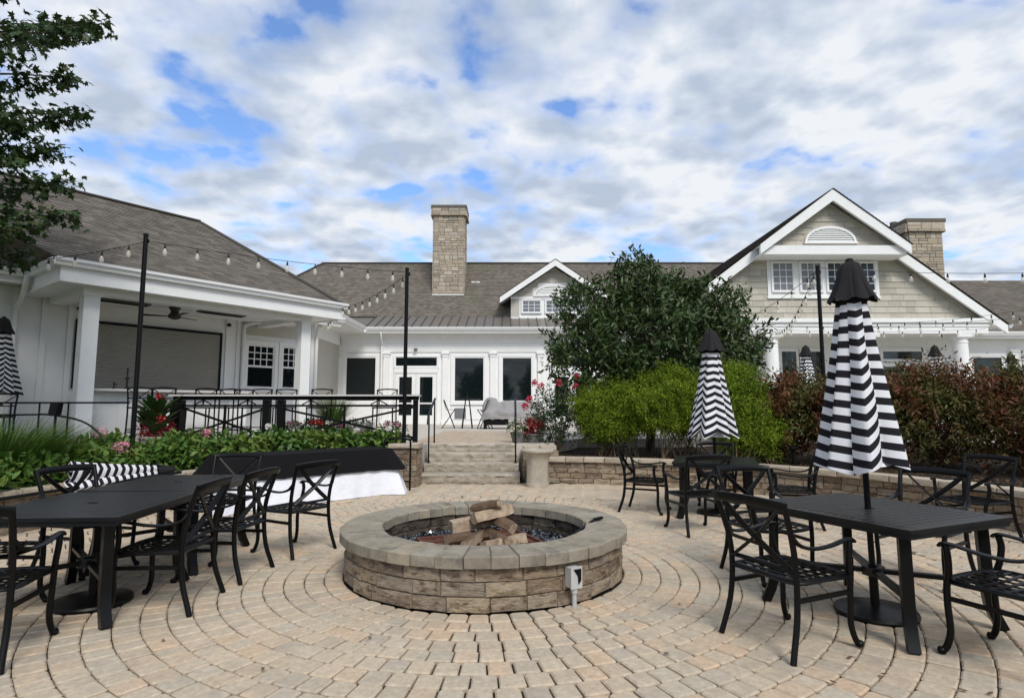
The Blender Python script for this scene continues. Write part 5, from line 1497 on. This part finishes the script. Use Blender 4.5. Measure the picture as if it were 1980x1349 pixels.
STOOLS = [((-5.95,12.30), 178, 'black bar stool drawn up to the counter rail beside the flowering canna'),
          ((-5.30,12.35), 176, 'black bar stool at the counter rail in front of the roll shutter'),
          ((-4.95,12.95), 30, 'black bar stool turned away from the rail in front of the double hung window'),
          ((-4.00,12.35), 185, 'black bar stool at the counter rail before the right porch post'),
          ((-2.65,12.40), 180, 'black bar stool at the counter rail before the glass doors'),
          ((-7.0,11.30), 230, 'black bar stool standing at the bar behind the left porch post'),
          ((-8.55,9.85), 200, 'black bar stool out by the wall left of the bar porch'),
          ((-6.96,11.73), 52, 'black bar stool facing the bar counter, next to the left porch post'),
          ((-6.47,12.37), 52, 'black bar stool facing the middle of the bar counter'),
          ((-5.98,13.0), 52, 'black bar stool facing the far end of the bar counter')]
for i, (p, a, lab) in enumerate(STOOLS):
    if i == 0: ST.location = (*p, TZ); ST.rotation_euler = (0,0,radians(a)); ST['label'] = lab; ST['group'] = 'bar stools'
    else: dup(ST, (*p, TZ if i != 6 else .55), radians(a), lab, 'bar stools')

def terrace_furniture():
    t = thing('bistro_table', 'tall black bistro table on the terrace in front of the clubhouse window', 'table', (-1.62, 21.6, TZ))
    MB().lathe([(.0,1.04),(.46,1.04),(.47,1.06),(.46,1.075),(0,1.075)], 24).build('top', 'black_iron', t)
    for k in range(4):
        a = pi/4+pi/2*k; MB().bar((.09*cos(a),.09*sin(a),1.04),(.26*cos(a),.26*sin(a),0),.03,.03).build('leg', 'black_iron', t)
    MB().lathe([(.06,1.075),(.05,1.14),(.02,1.18),(.02,1.28),(0,1.29)], 10).build('lantern', 'black_iron', t)
    for i, (x, y, a) in enumerate(((-2.3,21.7,-85), (-.98,21.5,80))):
        c = thing('terrace_chair', ('black high sling chair left of the tall bistro table', 'black high sling chair between bistro table and covered sofa')[i], 'chair', (x, y, TZ), radians(a), 'bistro chairs')
        for sx in (-1, 1):
            MB().bar((sx*.24,.22,0),(sx*.24,-.18,1.02),.025,.03).build('frame', 'black_iron', c); MB().bar((sx*.24,-.25,0),(sx*.24,.22,.68),.025,.03).build('frame', 'black_iron', c)
        MB().box(-.23,.23,-.12,.2,.66,.68).build('seat', 'cover_fabric', c)
        MB().add([(-.23,-.10,.70),(.23,-.10,.70),(.23,-.19,1.03),(-.23,-.19,1.03),(-.23,-.12,.70),(.23,-.12,.70),(.23,-.21,1.03),(-.23,-.21,1.03)], [(0,1,2,3),(7,6,5,4),(0,4,5,1),(2,6,7,3),(1,5,6,2),(0,3,7,4)]).build('backrest', 'cover_fabric', c)
    s = thing('covered_sofa', 'outdoor sofa under a wrinkled grey weather cover on the terrace', 'sofa', (.05, 21.3, TZ))
    nx, ny = 40, 16; vs = []
    for j in range(ny+1):
        for i in range(nx+1):
            x = -1.12+2.24*i/nx; v = j/ny
            if v < .3: y, z = -.52, .34+v/.3*.26
            elif v < .62: y, z = -.52+(v-.3)/.32*.55, .60+.05*sin((v-.3)*9)
            elif v < .85: y, z = .03+(v-.62)/.23*.2, .63+(v-.62)/.23*.42
            else: y, z = .23+(v-.85)/.15*.35, 1.05-(v-.85)/.15*.75
            e = 1-max(0, (abs(x)-.95)/.17)**2*.25
            w = .06*mnoise.noise((x*3, v*6, 2)) + .03*mnoise.noise((x*9, v*11, 5))
            vs.append((x, y-w*.8, max(.28, z*e + w + (.10*(x < -.6)*(v > .6)))))
    mb = MB(); mb.add(vs, [(j*(nx+1)+i, j*(nx+1)+i+1, (j+1)*(nx+1)+i+1, (j+1)*(nx+1)+i) for j in range(ny) for i in range(nx)]); mb.build('cover', 'cover_fabric', s, smooth=70)
    MB().box(-1.05,1.05,-.48,.5,.14,.40).build('frame', 'black_iron', s)
    for x in (-1,1):
        for y in (-.44,.44): MB().box(x*1.0-.04,x*1.0+.04,y-.04,y+.04,0,.139).build('leg', 'black_iron', s)
terrace_furniture()

# ------------------------------------------------------------------ iron fence left of the bar
def low_fence():
    f = thing('iron_railing', 'low black iron railing with an arched end left of the white porch post', 'railing', (-7.5, 9.35, .5))
    MB().sweep([(-2.4,.35,1.03),(.0,.1,1.03),(1.55,-.1,1.03)], .03, .03, n=6, smooth=2).build('top_rail', 'black_iron', f)
    MB().sweep([(-2.4,.35,.82),(-.3,.13,.84),(.2,.08,.84),(.75,.02,.74),(1.1,-.03,.52),(1.35,-.08,.2)], .03, .03, n=6, smooth=4).build('arched_rail', 'black_iron', f)
    for x in (-2.0,-1.5,-1.0,-.5,.0,.5): MB().cyl((x,.1-.11*x,-.02),(x,.1-.11*x,1.02 if x > -3 else .84),.013,n=6).build('post', 'black_iron', f)
    l = thing('garden_lamp', 'black boxy spotlight on a stake in front of the iron railing', 'garden lamp', (-7.05, 9.2, .5))
    MB().cyl((0,0,-.03),(.01,0,.84),.022,.018,n=8).build('stake', 'black_iron', l); mb = MB(); mb.add([(-.07,-.06,.84),(.05,-.06,.84),(.05,.06,.84),(-.07,.06,.84),(-.05,-.05,1.03),(.075,-.05,1.03),(.075,.06,1.03),(-.05,.06,1.03)], [(0,3,2,1),(4,5,6,7),(0,1,5,4),(1,2,6,5),(2,3,7,6),(3,0,4,7)]); mb.build('housing', 'black_iron', l)
    for i, (x, y, lab) in enumerate(((4.95, 10.55, 'small black path light on the wall edge between the green bush and the red shrub'),)):
        p = thing('path_light', lab, 'garden lamp', (x, y, .44))
        MB().lathe([(.10,0),(.10,.015),(.03,.03),(.03,.26),(.075,.28),(.08,.31),(.02,.36),(0,.365)], 14).build('body', 'black_iron', p, smooth=40)
low_fence()

# ------------------------------------------------------------------ light poles and string lights
POLES = {'l': (-6.02, 9.5, .45, 4.27), 'c': (-2.04, 11.3, .5, 4.13), 'r': (6.05, 11.5, .5, 4.22)}
def poles():
    for k, lab in (('l', 'tall slim black light pole rising from the hydrangeas in front of the bar'), ('c', 'tall slim black light pole beside the counter rail and steps'), ('r', 'tall slim black light pole behind the red shrub, in front of the gabled wing')):
        x, y, z0, z1 = POLES[k]
        p = thing('light_pole', lab, 'pole', (x, y, z0-.05), 0, 'string light poles')
        MB().cyl((0,0,0),(0,0,z1-z0+.05),.038,.036,n=12).build('shaft', 'black_iron', p, smooth=40); MB().cyl((0,0,z1-z0+.05),(0,0,z1-z0+.07),.042,n=12).build('cap', 'black_iron', p)
        MB().lathe([(.013,0),(.013,.06)], 6, (.05,0,z1-z0-.08)).build('hook', 'black_iron', p)
poles()
SOCK = MB().lathe([(.008,0),(.010,-.02),(.017,-.03),(.019,-.075),(.016,-.08)], 8).mesh('socket', 'cable', 40)
BULB = MB().lathe([(.014,-.078),(.022,-.10),(.036,-.15),(.034,-.175),(.018,-.20),(0,-.205)], 10).mesh('bulb', 'bulb_glass', 60)
def string(label, p, q, n, sag=.12, t0=.5, scale=1.0):
    p, q = Vector(p), Vector(q)
    s = thing('string_light', label, 'string lights', tuple(p), 0, 'bulb strings over the patio')
    P = [p.lerp(q, i/24) - Vector((0,0,sag*4*(i/24)*(1-i/24))) - p for i in range(25)]
    MB().sweep(P, .011, .011, n=4, smooth=1).build('cable', 'cable', s)
    for i in range(n):
        t = (i+t0)/n; c = p.lerp(q, t)-Vector((0,0,sag*4*t*(1-t)))-p
        b = link('bulb', BULB, s, c); b.scale = (scale,)*3; so = link('socket', SOCK, b)
lx, ly, _, lz = POLES['l']; cx_, cy_, _, cz_ = POLES['c']; rx_, ry_, _, rz_ = POLES['r']
string('bulb string from the left wing gutter up to the light pole among the hydrangeas', (lx-.05, ly, lz-.12), (-9.3, 9.75, 3.85), 7, .10)
string('bulb string stretched between the pole in the hydrangeas and the pole by the steps', (lx+.05, ly, lz-.10), (cx_-.04, cy_, cz_-.06), 9, .06)
string('bulb string from the pole by the steps back to the corner of the bar porch', (cx_, cy_+.04, cz_-.10), (-4.22, 14.35, 3.86), 9, .10)
string('short bulb string along the porch end toward the clubhouse gutter', (-4.22, 14.4, 3.86), (-5.1, 16.2, 3.75), 6, .03)
string('bulb string from the right pole back to the left round column of the gabled porch', (rx_-.03, ry_, rz_-.05), (9.0, 20.1, 4.0), 14, .35)
string('bulb string from the right pole toward the dark tree', (rx_-.04, ry_, rz_-.1), (6.3, 19.0, 3.9), 10, .25)
string('top bulb string from the right pole across the gable toward the far right', (rx_+.04, ry_, rz_-.02), (12.2, 11.0, 4.1), 9, .12)
string('bulb string crossing the gabled porch from the middle column to the right', (12.3, 20.1, 4.3), (13.0, 11.5, 3.9), 14, .2)
string('bulb string crossing the gabled porch from the left column to the right', (9.3, 20.1, 4.25), (14.0, 12.5, 3.75), 16, .25)
string('bulb string hung level along the beam of the gabled porch', (8.6, 20.1, 4.12), (16.2, 20.1, 4.12), 12, .10)
# ------------------------------------------------------------------ plants
def magnolia():
    T = thing('magnolia_tree', 'dense dark green broadleaf tree rising behind the bright green bushes', 'tree', (3.14, 13.7, .50))
    T.scale = (.97, 1, .96)
    MB().sweep([(0,0,-.1),(.05,0,.6),(-.05,.05,1.3),(.05,0,2.2)], .22, .22, n=10, smooth=3, taper=(1,.5)).build('trunk', 'bark', T, smooth=60)
    blobs = [(.2,.1,2.55,2.25,1.6,1.05), (-.2,.1,3.95,.55,.5,.6), (-1.35,0,3.30,.75,.8,.62), (1.4,.1,3.30,.95,.9,.68), (.15,.1,3.45,1.2,1.0,.7), (-1.65,-.1,2.15,.62,.8,.75), (1.95,-.2,2.35,.65,.8,.65), (-.3,.1,4.35,.30,.28,.32), (-.9,-.6,1.75,.7,.5,.55), (.3,-.7,1.9,.9,.5,.6)]
    tips = [(b[0]+random.uniform(-.3,.3)*b[3], b[1]+random.uniform(-.3,.3)*b[4], b[2]+random.uniform(-.2,.5)*b[5]) for b in blobs for _ in range(3)]
    branches('limbs', 'bark', (0,0,.9), tips, .05, T)
    foliage('crown', 'magnolia_leaf', blobs, 1250, 15, .19, .165, .075, T, up=.5, out=.75, lumpy=.36, shell=.45, curl=.18)
    foliage('sprigs', 'magnolia_leaf', blobs + [(-.3,.1,4.5,.2,.2,.3), (-.25,.1,4.2,.35,.3,.3)], 230, 12, .17, .15, .066, T, up=.7, out=.9, lumpy=.2, shell=.96, curl=.15)
magnolia()

def maple():
    T = thing('maple_tree', 'maple tree whose leafy boughs hang in from the left in front of the roof', 'tree', (-9.7, 8.0, 0))
    MB().sweep([(0,0,-.1),(.05,.05,2),(-.05,0,4.5),(.05,0,7.5),(0,0,9.6)], .42, .42, n=12, smooth=3, taper=(1,.25)).build('trunk', 'bark', T, smooth=60)
    bo = [((-5.45,8.0,6.95),5.9),((-5.55,7.6,6.55),5.6),((-6.05,8.2,6.25),5.2),((-5.95,8.3,5.72),4.9),((-6.3,7.8,5.35),4.6),((-6.05,8.1,5.12),4.3),((-6.3,7.7,4.75),4.0),((-5.92,8.1,4.62),3.8),((-5.86,8.2,4.12),3.5),((-6.15,7.9,3.88),3.2),((-6.45,8.2,3.55),3.0),((-6.9,7.9,3.25),2.8),((-6.1,8.6,7.3),6.2),((-5.9,8.0,7.9),6.6),((-6.6,8.2,8.4),7.0)]
    # boughs on the sides that do not show, so that the tree is whole
    for k in range(16):
        a = radians(95+170*k/15) + radians(0); r = random.uniform(2.6, 3.6); z = random.uniform(3.6, 8.6)
        bo.append(((-9.7+r*cos(a), 8.0+r*sin(a)*1.0, z), z-random.uniform(.3,1.0)))
    bo = [((t_[0]-(.38 if i_ < 15 else 0), t_[1], t_[2]), z_) for i_, (t_, z_) in enumerate(bo)]
    lim = MB(); P, D, N = [], [], []
    base = np.array([-9.7, 8.0, 0])
    for i, (tip, z0) in enumerate(bo):
        a = np.array([-9.7, 8.0, z0]); b = np.array(tip, float)
        mid = (a+b)/2 + np.array([0, random.uniform(-.2,.2), .35])
        lim.sweep([Vector(a-base), Vector(mid-base), Vector(b-base)], .07, .07, n=6, smooth=4, taper=(1,.12))
        n = 460 if i < 15 else 300
        t = .28+.72*rng.random(n)**.85
        c = (1-t)[:,None]**2*a + (2*t*(1-t))[:,None]*mid + (t**2)[:,None]*b
        sp = (.10+.42*(1-t))[:,None]
        # leaves gather on side twigs
        tw = rng.integers(0, 16, n); off = rand_dirs(16)*np.array([1,1,.45]); 
        for q in range(16):
            tq = .3+.7*q/15; cq = (1-tq)**2*a + 2*tq*(1-tq)*mid + tq*tq*b; eq = cq + off[q]*(.10+.42*(1-tq))*1.1
            lim.sweep([Vector(cq-base), Vector((cq+eq)/2-base)+Vector((0,0,.03)), Vector(eq-base)], .012, .012, n=4, smooth=2, taper=(1,.4))
        c = c + off[tw]*sp*1.1 + rng.normal(size=(n,3))*np.array([.07,.07,.06])
        P.append(c-base); 
        d = np.array([(b-a)[0], (b-a)[1], 0]); d /= np.linalg.norm(d)
        D.append(d*.6 + rng.normal(size=(n,3))*.55 + np.array([0,0,-.45])); N.append(rng.normal(size=(n,3))*.45+np.array([0,0,.9]))
    lim.build('limbs', 'bark', T, smooth=60)
    P, D, N = map(np.concatenate, (P, D, N)); sc = rng.uniform(.7, 1.2, len(P))
    me = leaf_mesh('crown', 'maple_leaf', P, D, N, .105*sc, .105*sc, MAPLE, .12)
    link('crown', me, T)
maple()

def cypress(label, x, y, blobs, n, z=.5, dx=.14):
    T = thing('cypress_bush', label, 'bush', (x+dx, y, z), 0, 'golden green cypress bushes')
    blobs = [(a, b, c*.92, d*.96, e, f*.85) for a, b, c, d, e, f in blobs]
    tips = [(b[0]+random.uniform(-.7,.7)*b[3], b[1]+random.uniform(-.9,.3)*b[4], b[2]-b[5]*random.uniform(-.2,.55)) for b in blobs for _ in range(18)]
    branches('stems', 'twig', (0,0,-.1), tips, .008, T, r1=.003, n=4, jit=.45)
    foliage('foliage', 'cypress_leaf', blobs, int(n*1.25), 44, .14, .06, .018, T, up=-.22, out=.9, lumpy=.4, shell=.5, curl=.5)
cypress('bright green feathery bush beside the rose, bare twigs showing at its foot', 2.1, 12.9, [(-.1,0,1.10,.80,.7,.46), (.35,-.15,1.0,.5,.5,.42), (-.36,-.1,.80,.40,.5,.45), (-.05,-.35,.75,.55,.35,.3)], 1000)
cypress('tallest bright green feathery bush, directly behind the rear striped umbrella', 3.3, 12.5, [(-.15,.1,1.35,.85,.75,.55), (-.45,-.2,1.1,.6,.5,.45), (.35,-.1,1.1,.55,.6,.55), (-.1,-.4,.85,.6,.3,.3)], 1150)
cypress('bright green feathery bush against the red shrub, right of the rear umbrella', 4.4, 11.25, [(0,0,.95,.48,.5,.85), (.25,-.1,.55,.40,.45,.45), (-.1,.1,1.45,.32,.35,.42)], 800, dx=-.12)

def nandina(label, x, y, blobs, n, z=.5):
    T = thing('nandina_shrub', label, 'shrub', (x, y, z), 0, 'red and green nandina hedge')
    blobs = [(a, b, c*.88, d, e, f*.88) for a, b, c, d, e, f in blobs]
    tips = [(b[0]+random.uniform(-.7,.7)*b[3], b[1]+random.uniform(-.6,.6)*b[4], b[2]+b[5]*random.uniform(-.2,.6)) for b in blobs for _ in range(12)]
    branches('stems', 'twig', (0,0,-.1), tips, .014, T, r1=.004, n=4)
    foliage('foliage', 'nandina_leaf', blobs, int(n*1.25), 15, .15, .095, .036, T, up=.45, out=.7, lumpy=.5, shell=.4, curl=.12)
    foliage('sprigs', 'nandina_leaf', [b[:2]+(b[2]+.06,)+b[3:] for b in blobs], 60, 12, .22, .09, .034, T, up=1.0, out=.8, lumpy=.3, shell=1.0, curl=.12)
nandina('red and green shrub between the bright green bush and the big umbrella', 5.2, 11.25, [(0,0,.85,.72,.6,.75), (-.3,0,1.1,.4,.4,.45), (.35,0,1.0,.45,.5,.55)], 620)
nandina('red and green shrub hidden mostly behind the big striped umbrella', 6.15, 10.6, [(0,0,.85,.75,.65,.8), (.1,0,1.2,.5,.5,.45)], 560)
nandina('red and green shrub just right of the big striped umbrella', 7.0, 9.95, [(0,0,.88,.8,.7,.85), (-.2,.1,1.25,.5,.5,.5), (.35,0,1.2,.4,.4,.45)], 700)
nandina('red and green shrub above the lone chair by the stone wall', 7.75, 9.1, [(0,0,.85,.8,.75,.8), (.1,.1,1.2,.5,.5,.45)], 640)
nandina('red and green shrub at the far end of the hedge, beyond the lone chair', 8.5, 8.1, [(0,0,.85,.8,.8,.8), (0,.1,1.15,.5,.5,.45)], 520)

def bloom(parent, name, m, c, r, n, psize, flat=.75):
    d = rand_dirs(n, .3); P = d*r*np.array([1,1,flat])*(.75+.25*rng.random((n,1))) + np.array(c)
    me = leaf_mesh(name, m, P, rand_dirs(n)+d*.4, d, psize*rng.uniform(.7,1.2,n), psize*rng.uniform(.8,1.2,n), PETAL, .0)
    return link(name, me, parent)
def hydrangea(label, x, y, r, h, blooms=(), z=.43):
    h *= .80; blooms = [(a, b-.05, c*.84+.10, d, e) for a, b, c, d, e in blooms]
    T = thing('hydrangea', label, 'shrub', (x, y, z), 0, 'hydrangeas in the bed behind the low wall')
    tips = [(random.uniform(-.7,.7)*r, random.uniform(-.7,.7)*r, h*random.uniform(.5,.9)) for _ in range(12)]
    branches('stems', 'twig', (0,0,-.05), tips, .010, T, r1=.004, n=4)
    foliage('foliage', 'hydrangea_leaf', [(0,0,h*.45,r,r*.9,h*.52), (r*.4,-r*.2,h*.5,r*.5,r*.5,h*.42), (-r*.4,r*.1,h*.5,r*.5,r*.5,h*.45)], int(190*r/.4), 7, .10, .125, .085, T, up=.55, out=.6, lumpy=.35, shell=.5, curl=.15, nup=1.3)
    for (bx_, by, bz, m, br) in blooms: bloom(T, 'bloom', m, (bx_, by, bz), br, 90, .038)
HY = [('leafy hydrangea at the stone pier, seed heads above the leaves', -2.45, 11.42, .34, .58, [(.12,-.1,.62,'white_petal',.05)]),
      ('leafy hydrangea in front of the counter rail with tiny white blooms', -3.05, 11.22, .40, .62, [(.2,-.2,.6,'white_petal',.04)]),
      ('leafy hydrangea in front of the crossed rail brace near the buffet end', -3.65, 10.92, .42, .60, []),
      ('pale green hydrangea above the middle of the black buffet cloth', -4.25, 10.62, .44, .62, [(-.1,.1,.7,'white_petal',.05)]),
      ('leafy hydrangea with a pale pink bloom beneath the rail post', -4.85, 10.25, .46, .58, [(-.28,-.15,.60,'pink_petal',.075)]),
      ('leafy hydrangea between light pole and buffet', -5.35, 9.60, .46, .50, []),
      ('hydrangea with a deep pink bloom right at the foot of the light pole', -5.85, 9.05, .46, .46, [(.16,-.28,.42,'pink_petal',.105)]),
      ('leafy hydrangea behind the fallen striped umbrella', -5.9, 8.25, .46, .44, []),
      ('hydrangea with a broad pink bloom under the arched railing', -6.55, 9.75, .46, .56, [(-.02,-.15,.62,'pink_petal',.11), (-.38,-.2,.45,'white_petal',.06)]),
      ('low hydrangea spreading left of the light pole', -6.45, 8.75, .50, .50, []),
      ('low hydrangea at the edge of the ornamental grass', -6.35, 7.55, .48, .42, []),
      ('hydrangea tight against the wall below the ornamental grass', -6.3, 6.75, .46, .40, []),
      ('leafy hydrangea rising before the canna pot', -5.7, 10.45, .46, .62, [])]
for h in HY: hydrangea(*h)

def blades(parent, name, m, n, L, w, spread, lean=.5, curl=.35, c=(0,0,0)):
    a = rng.random(n)*2*pi; r = spread*np.sqrt(rng.random(n))
    P = np.stack([c[0]+r*np.cos(a), c[1]+r*np.sin(a), np.full(n, c[2])], 1)
    D = np.stack([np.cos(a)*lean, np.sin(a)*lean, np.ones(n)], 1) + rng.normal(size=(n,3))*.18
    Nn = np.stack([-np.cos(a), -np.sin(a), np.full(n, .3)], 1)
    # three chained segments give each blade its arch
    B = (np.array([(-.5,0,0),(.5,0,0),(-.42,.33,0),(.42,.33,0),(-.28,.66,0),(.28,.66,0),(0,1,0)], float), [(0,1,3,2),(2,3,5,4),(4,5,6)])
    me = leaf_mesh(name, m, P, D, Nn, L*rng.uniform(.6,1.15,n), w*rng.uniform(.7,1.2,n), B, curl)
    return link(name, me, parent)
g = thing('ornamental_grass', 'big arching clump of fine green ornamental grass at the left of the hydrangeas', 'grass', (-6.85, 8.0, .42))
blades(g, 'blades', 'grass_blade', 5200, 1.05, .012, .45, .55, .45)
g = thing('ornamental_grass', 'second grass clump closer to the low iron railing', 'grass', (-7.75, 8.75, .45))
blades(g, 'blades', 'grass_blade', 2600, .9, .011, .38, .5, .4)

def pot(label, x, y, z, r, h, m='pot_grey', cat='potted plant', name='potted_plant'):
    T = thing(name, label, cat, (x, y, z))
    MB().lathe([(r*.7,0),(r*.95,h*.9),(r*1.05,h*.9),(r*1.05,h),(r*.9,h),(r*.88,h*.85),(0,h*.85)], 20).build('pot', m, T, smooth=35)
    return T
def canna():
    T = pot('potted canna with big leaves and scarlet flowers behind the light pole', -6.55, 11.0, .55, .24, .38, 'concrete_urn')
    n = 34; a = rng.random(n)*2*pi
    P = np.stack([.08*np.cos(a), .08*np.sin(a), .38+.5*rng.random(n)], 1); D = np.stack([np.cos(a)*.8, np.sin(a)*.8, .7+rng.random(n)*.5], 1)
    link('leaves', leaf_mesh('leaves', 'canna_leaf', P, D, np.stack([-np.cos(a), -np.sin(a), np.full(n,.4)], 1), .46*rng.uniform(.7,1.1,n), .26*rng.uniform(.7,1.1,n), LEAF, .18), T)
    foliage('underplanting', 'coleus_leaf', [(0,0,.48,.26,.24,.12)], 60, 8, .05, .08, .045, T)
    for c in ((.05,-.05,1.10),(.10,0,1.02),(.02,-.1,.80),(-.14,-.1,.56),(.14,-.12,.70)): bloom(T, 'flower', 'red_petal', c, .05, 34, .055)
canna()
T = pot('pot of tall green grass on the terrace behind the counter rail', -4.0, 13.3, TZ, .20, .36); blades(T, 'blades', 'grass_blade', 500, .75, .014, .15, .3, .2, (0,0,.33))
T = pot('red begonia pot among the pale flowers behind the rail', -3.95, 11.98, TZ, .20, .26, 'terracotta'); foliage('foliage', 'rose_leaf', [(0,0,.34,.2,.2,.12)], 50, 8, .06, .07, .05, T); [bloom(T, 'flower', 'red_petal', (random.uniform(-.15,.15), random.uniform(-.18,.05), .42+random.uniform(0,.06)), .045, 26, .045) for _ in range(7)]
for i, (x, lab) in enumerate(((-4.35, 'pot of small pale pink flowers left of the red begonias'), (-3.5, 'pot of small pink and white flowers right of the red begonias'), (-2.35, 'pot of sparse pink flowers by the end post of the rail'))):
    T = pot(lab, x, 11.92, TZ, .18, .24, 'terracotta'); foliage('foliage', 'rose_leaf', [(0,0,.30,.2,.18,.12)], 40, 8, .06, .06, .04, T)
    for _ in range(9): bloom(T, 'flower', random.choice(('pink_petal','white_petal')), (random.uniform(-.17,.17), random.uniform(-.15,.1), .38+random.uniform(0,.08)), .035, 22, .035)
T = pot('pot of spiky cream variegated plants behind the rail', -3.05, 11.98, TZ, .24, .28, 'terracotta'); blades(T, 'blades', 'white_petal', 220, .34, .03, .2, .55, .2, (0,0,.24)); foliage('foliage', 'rose_leaf', [(0,0,.34,.24,.2,.12)], 50, 8, .06, .06, .04, T)
T = pot('pot of creamy white flowers at the top of the steps by the handrail', .13, 12.92, TZ, .17, .22, 'pot_grey'); foliage('foliage', 'grass_blade', [(0,0,.28,.18,.18,.12)], 40, 8, .06, .07, .035, T)
for _ in range(26): bloom(T, 'flower', 'white_petal', (random.uniform(-.2,.2), random.uniform(-.2,.1), .26+random.uniform(0,.26)), .03, 20, .04)
T = pot('pot of scarlet and plum coleus at the top of the steps', .48, 12.95, TZ-.05, .22, .24, 'pot_grey'); foliage('foliage', 'coleus_leaf', [(0,0,.36,.18,.17,.15)], 90, 9, .06, .075, .05, T, up=.4, curl=.1)

def rose():
    T = thing('rose_bush', 'rose bush with crimson blooms beside the top of the steps', 'shrub', (1.0, 13.1, .5))
    tips = [(random.uniform(-.5,.5), random.uniform(-.4,.4), random.uniform(.8,1.45)) for _ in range(22)]
    branches('stems', 'twig', (0,0,-.1), tips, .010, T, r1=.003, n=4)
    foliage('foliage', 'rose_leaf', [(0,0,.75,.52,.45,.55), (-.2,0,1.0,.35,.35,.35), (.2,0,1.0,.35,.35,.35), (-.25,-.15,.45,.4,.35,.4)], 430, 9, .09, .06, .042, T, lumpy=.5, shell=.35)
    for x, y, z in ((-.50,-.2,1.48),(.02,-.2,1.50),(-.62,-.25,1.12),(.42,-.1,1.62),(.38,-.1,1.42),(-.36,0,1.42),(-.72,-.2,.98),(.48,0,1.1)):
        bloom(T, 'rose', 'rose_petal', (x, y, z), .055, 40, .055, 1.0)
        MB().sweep([(x*.5, y*.5, z-.45), (x*.8, y*.8, z-.2), (x, y, z-.02)], .008, .008, n=4, smooth=2).build('cane', 'twig', T)
rose()

# low planting that fills the beds behind the walls
def ground_cover():
    n = 2600
    a = np.radians(rng.uniform(5, 84, n)); r = rng.uniform(6.35, 7.6, n)
    P = np.stack([RC[0]+r*np.cos(a), RC[1]+r*np.sin(a), np.full(n, .43)+.03*rng.random(n)], 1)
    me = leaf_mesh('leaf_litter', 'dead_leaf', P, rng.normal(size=(n,3))*np.array([1,1,.15]), rng.normal(size=(n,3))*.3+np.array([0,0,1]), .05*rng.uniform(.6,1.3,n), .03*rng.uniform(.6,1.3,n), LEAF, .1)
    o = link('leaf_litter', me); o['kind'] = 'stuff'; o['label'] = 'brown leaf litter on the soil of the shrub bed'; o['category'] = 'leaf litter'
ground_cover()
rr = random.Random(77)
LM = leaf_mesh('fallen_leaf', 'dead_leaf', np.zeros((1,3)), np.array([[0,1,0.]]), np.array([[0,0,1.]]), .045, .03, LEAF, -.15)
for x, y in ((1.95,3.62),(2.05,3.42),(2.35,3.22),(2.42,3.18),(1.72,3.3),(1.25,4.6),(-1.4,3.5),(-2.2,3.9),(.35,4.15),(.9,3.7),(-.9,3.95),(2.6,3.0),(1.1,7.9),(-1.6,7.4)):
    o = link('fallen_leaf', LM, None, (x, y, .009), rr.uniform(0, 6.28)); tag(o, 'small dried brown leaf lying on the tan pavers', 'leaf', 'fallen leaves on the pavers')

# ------------------------------------------------------------------ trees across the lawn behind the viewpoint (they show in the window glass)
def back_trees():
    src = [o for o in bpy.data.objects if o.name == 'magnolia_tree'][0]
    labs = ['broad tree on the lawn facing the clubhouse doors', 'tall tree on the lawn left of the broad one', 'round tree on the lawn facing the gabled wing', 'spreading tree on the lawn facing the bar porch',
            'low tree at the lawn edge facing the dormer', 'wide tree at the lawn edge facing the right range', 'outermost tree of the lawn row on the maple side']
    for (x, y, s, r), lab in zip(((-4,-30,1.55,20), (-13,-33,1.9,70), (12,-31,1.7,130), (-24,-30,1.8,200), (4,-36,1.7,260), (22,-33,1.9,310), (-36,-34,2.0,15)), labs):
        dup(src, (x, y, -.2), radians(r), lab, 'trees across the lawn', s)
back_trees()
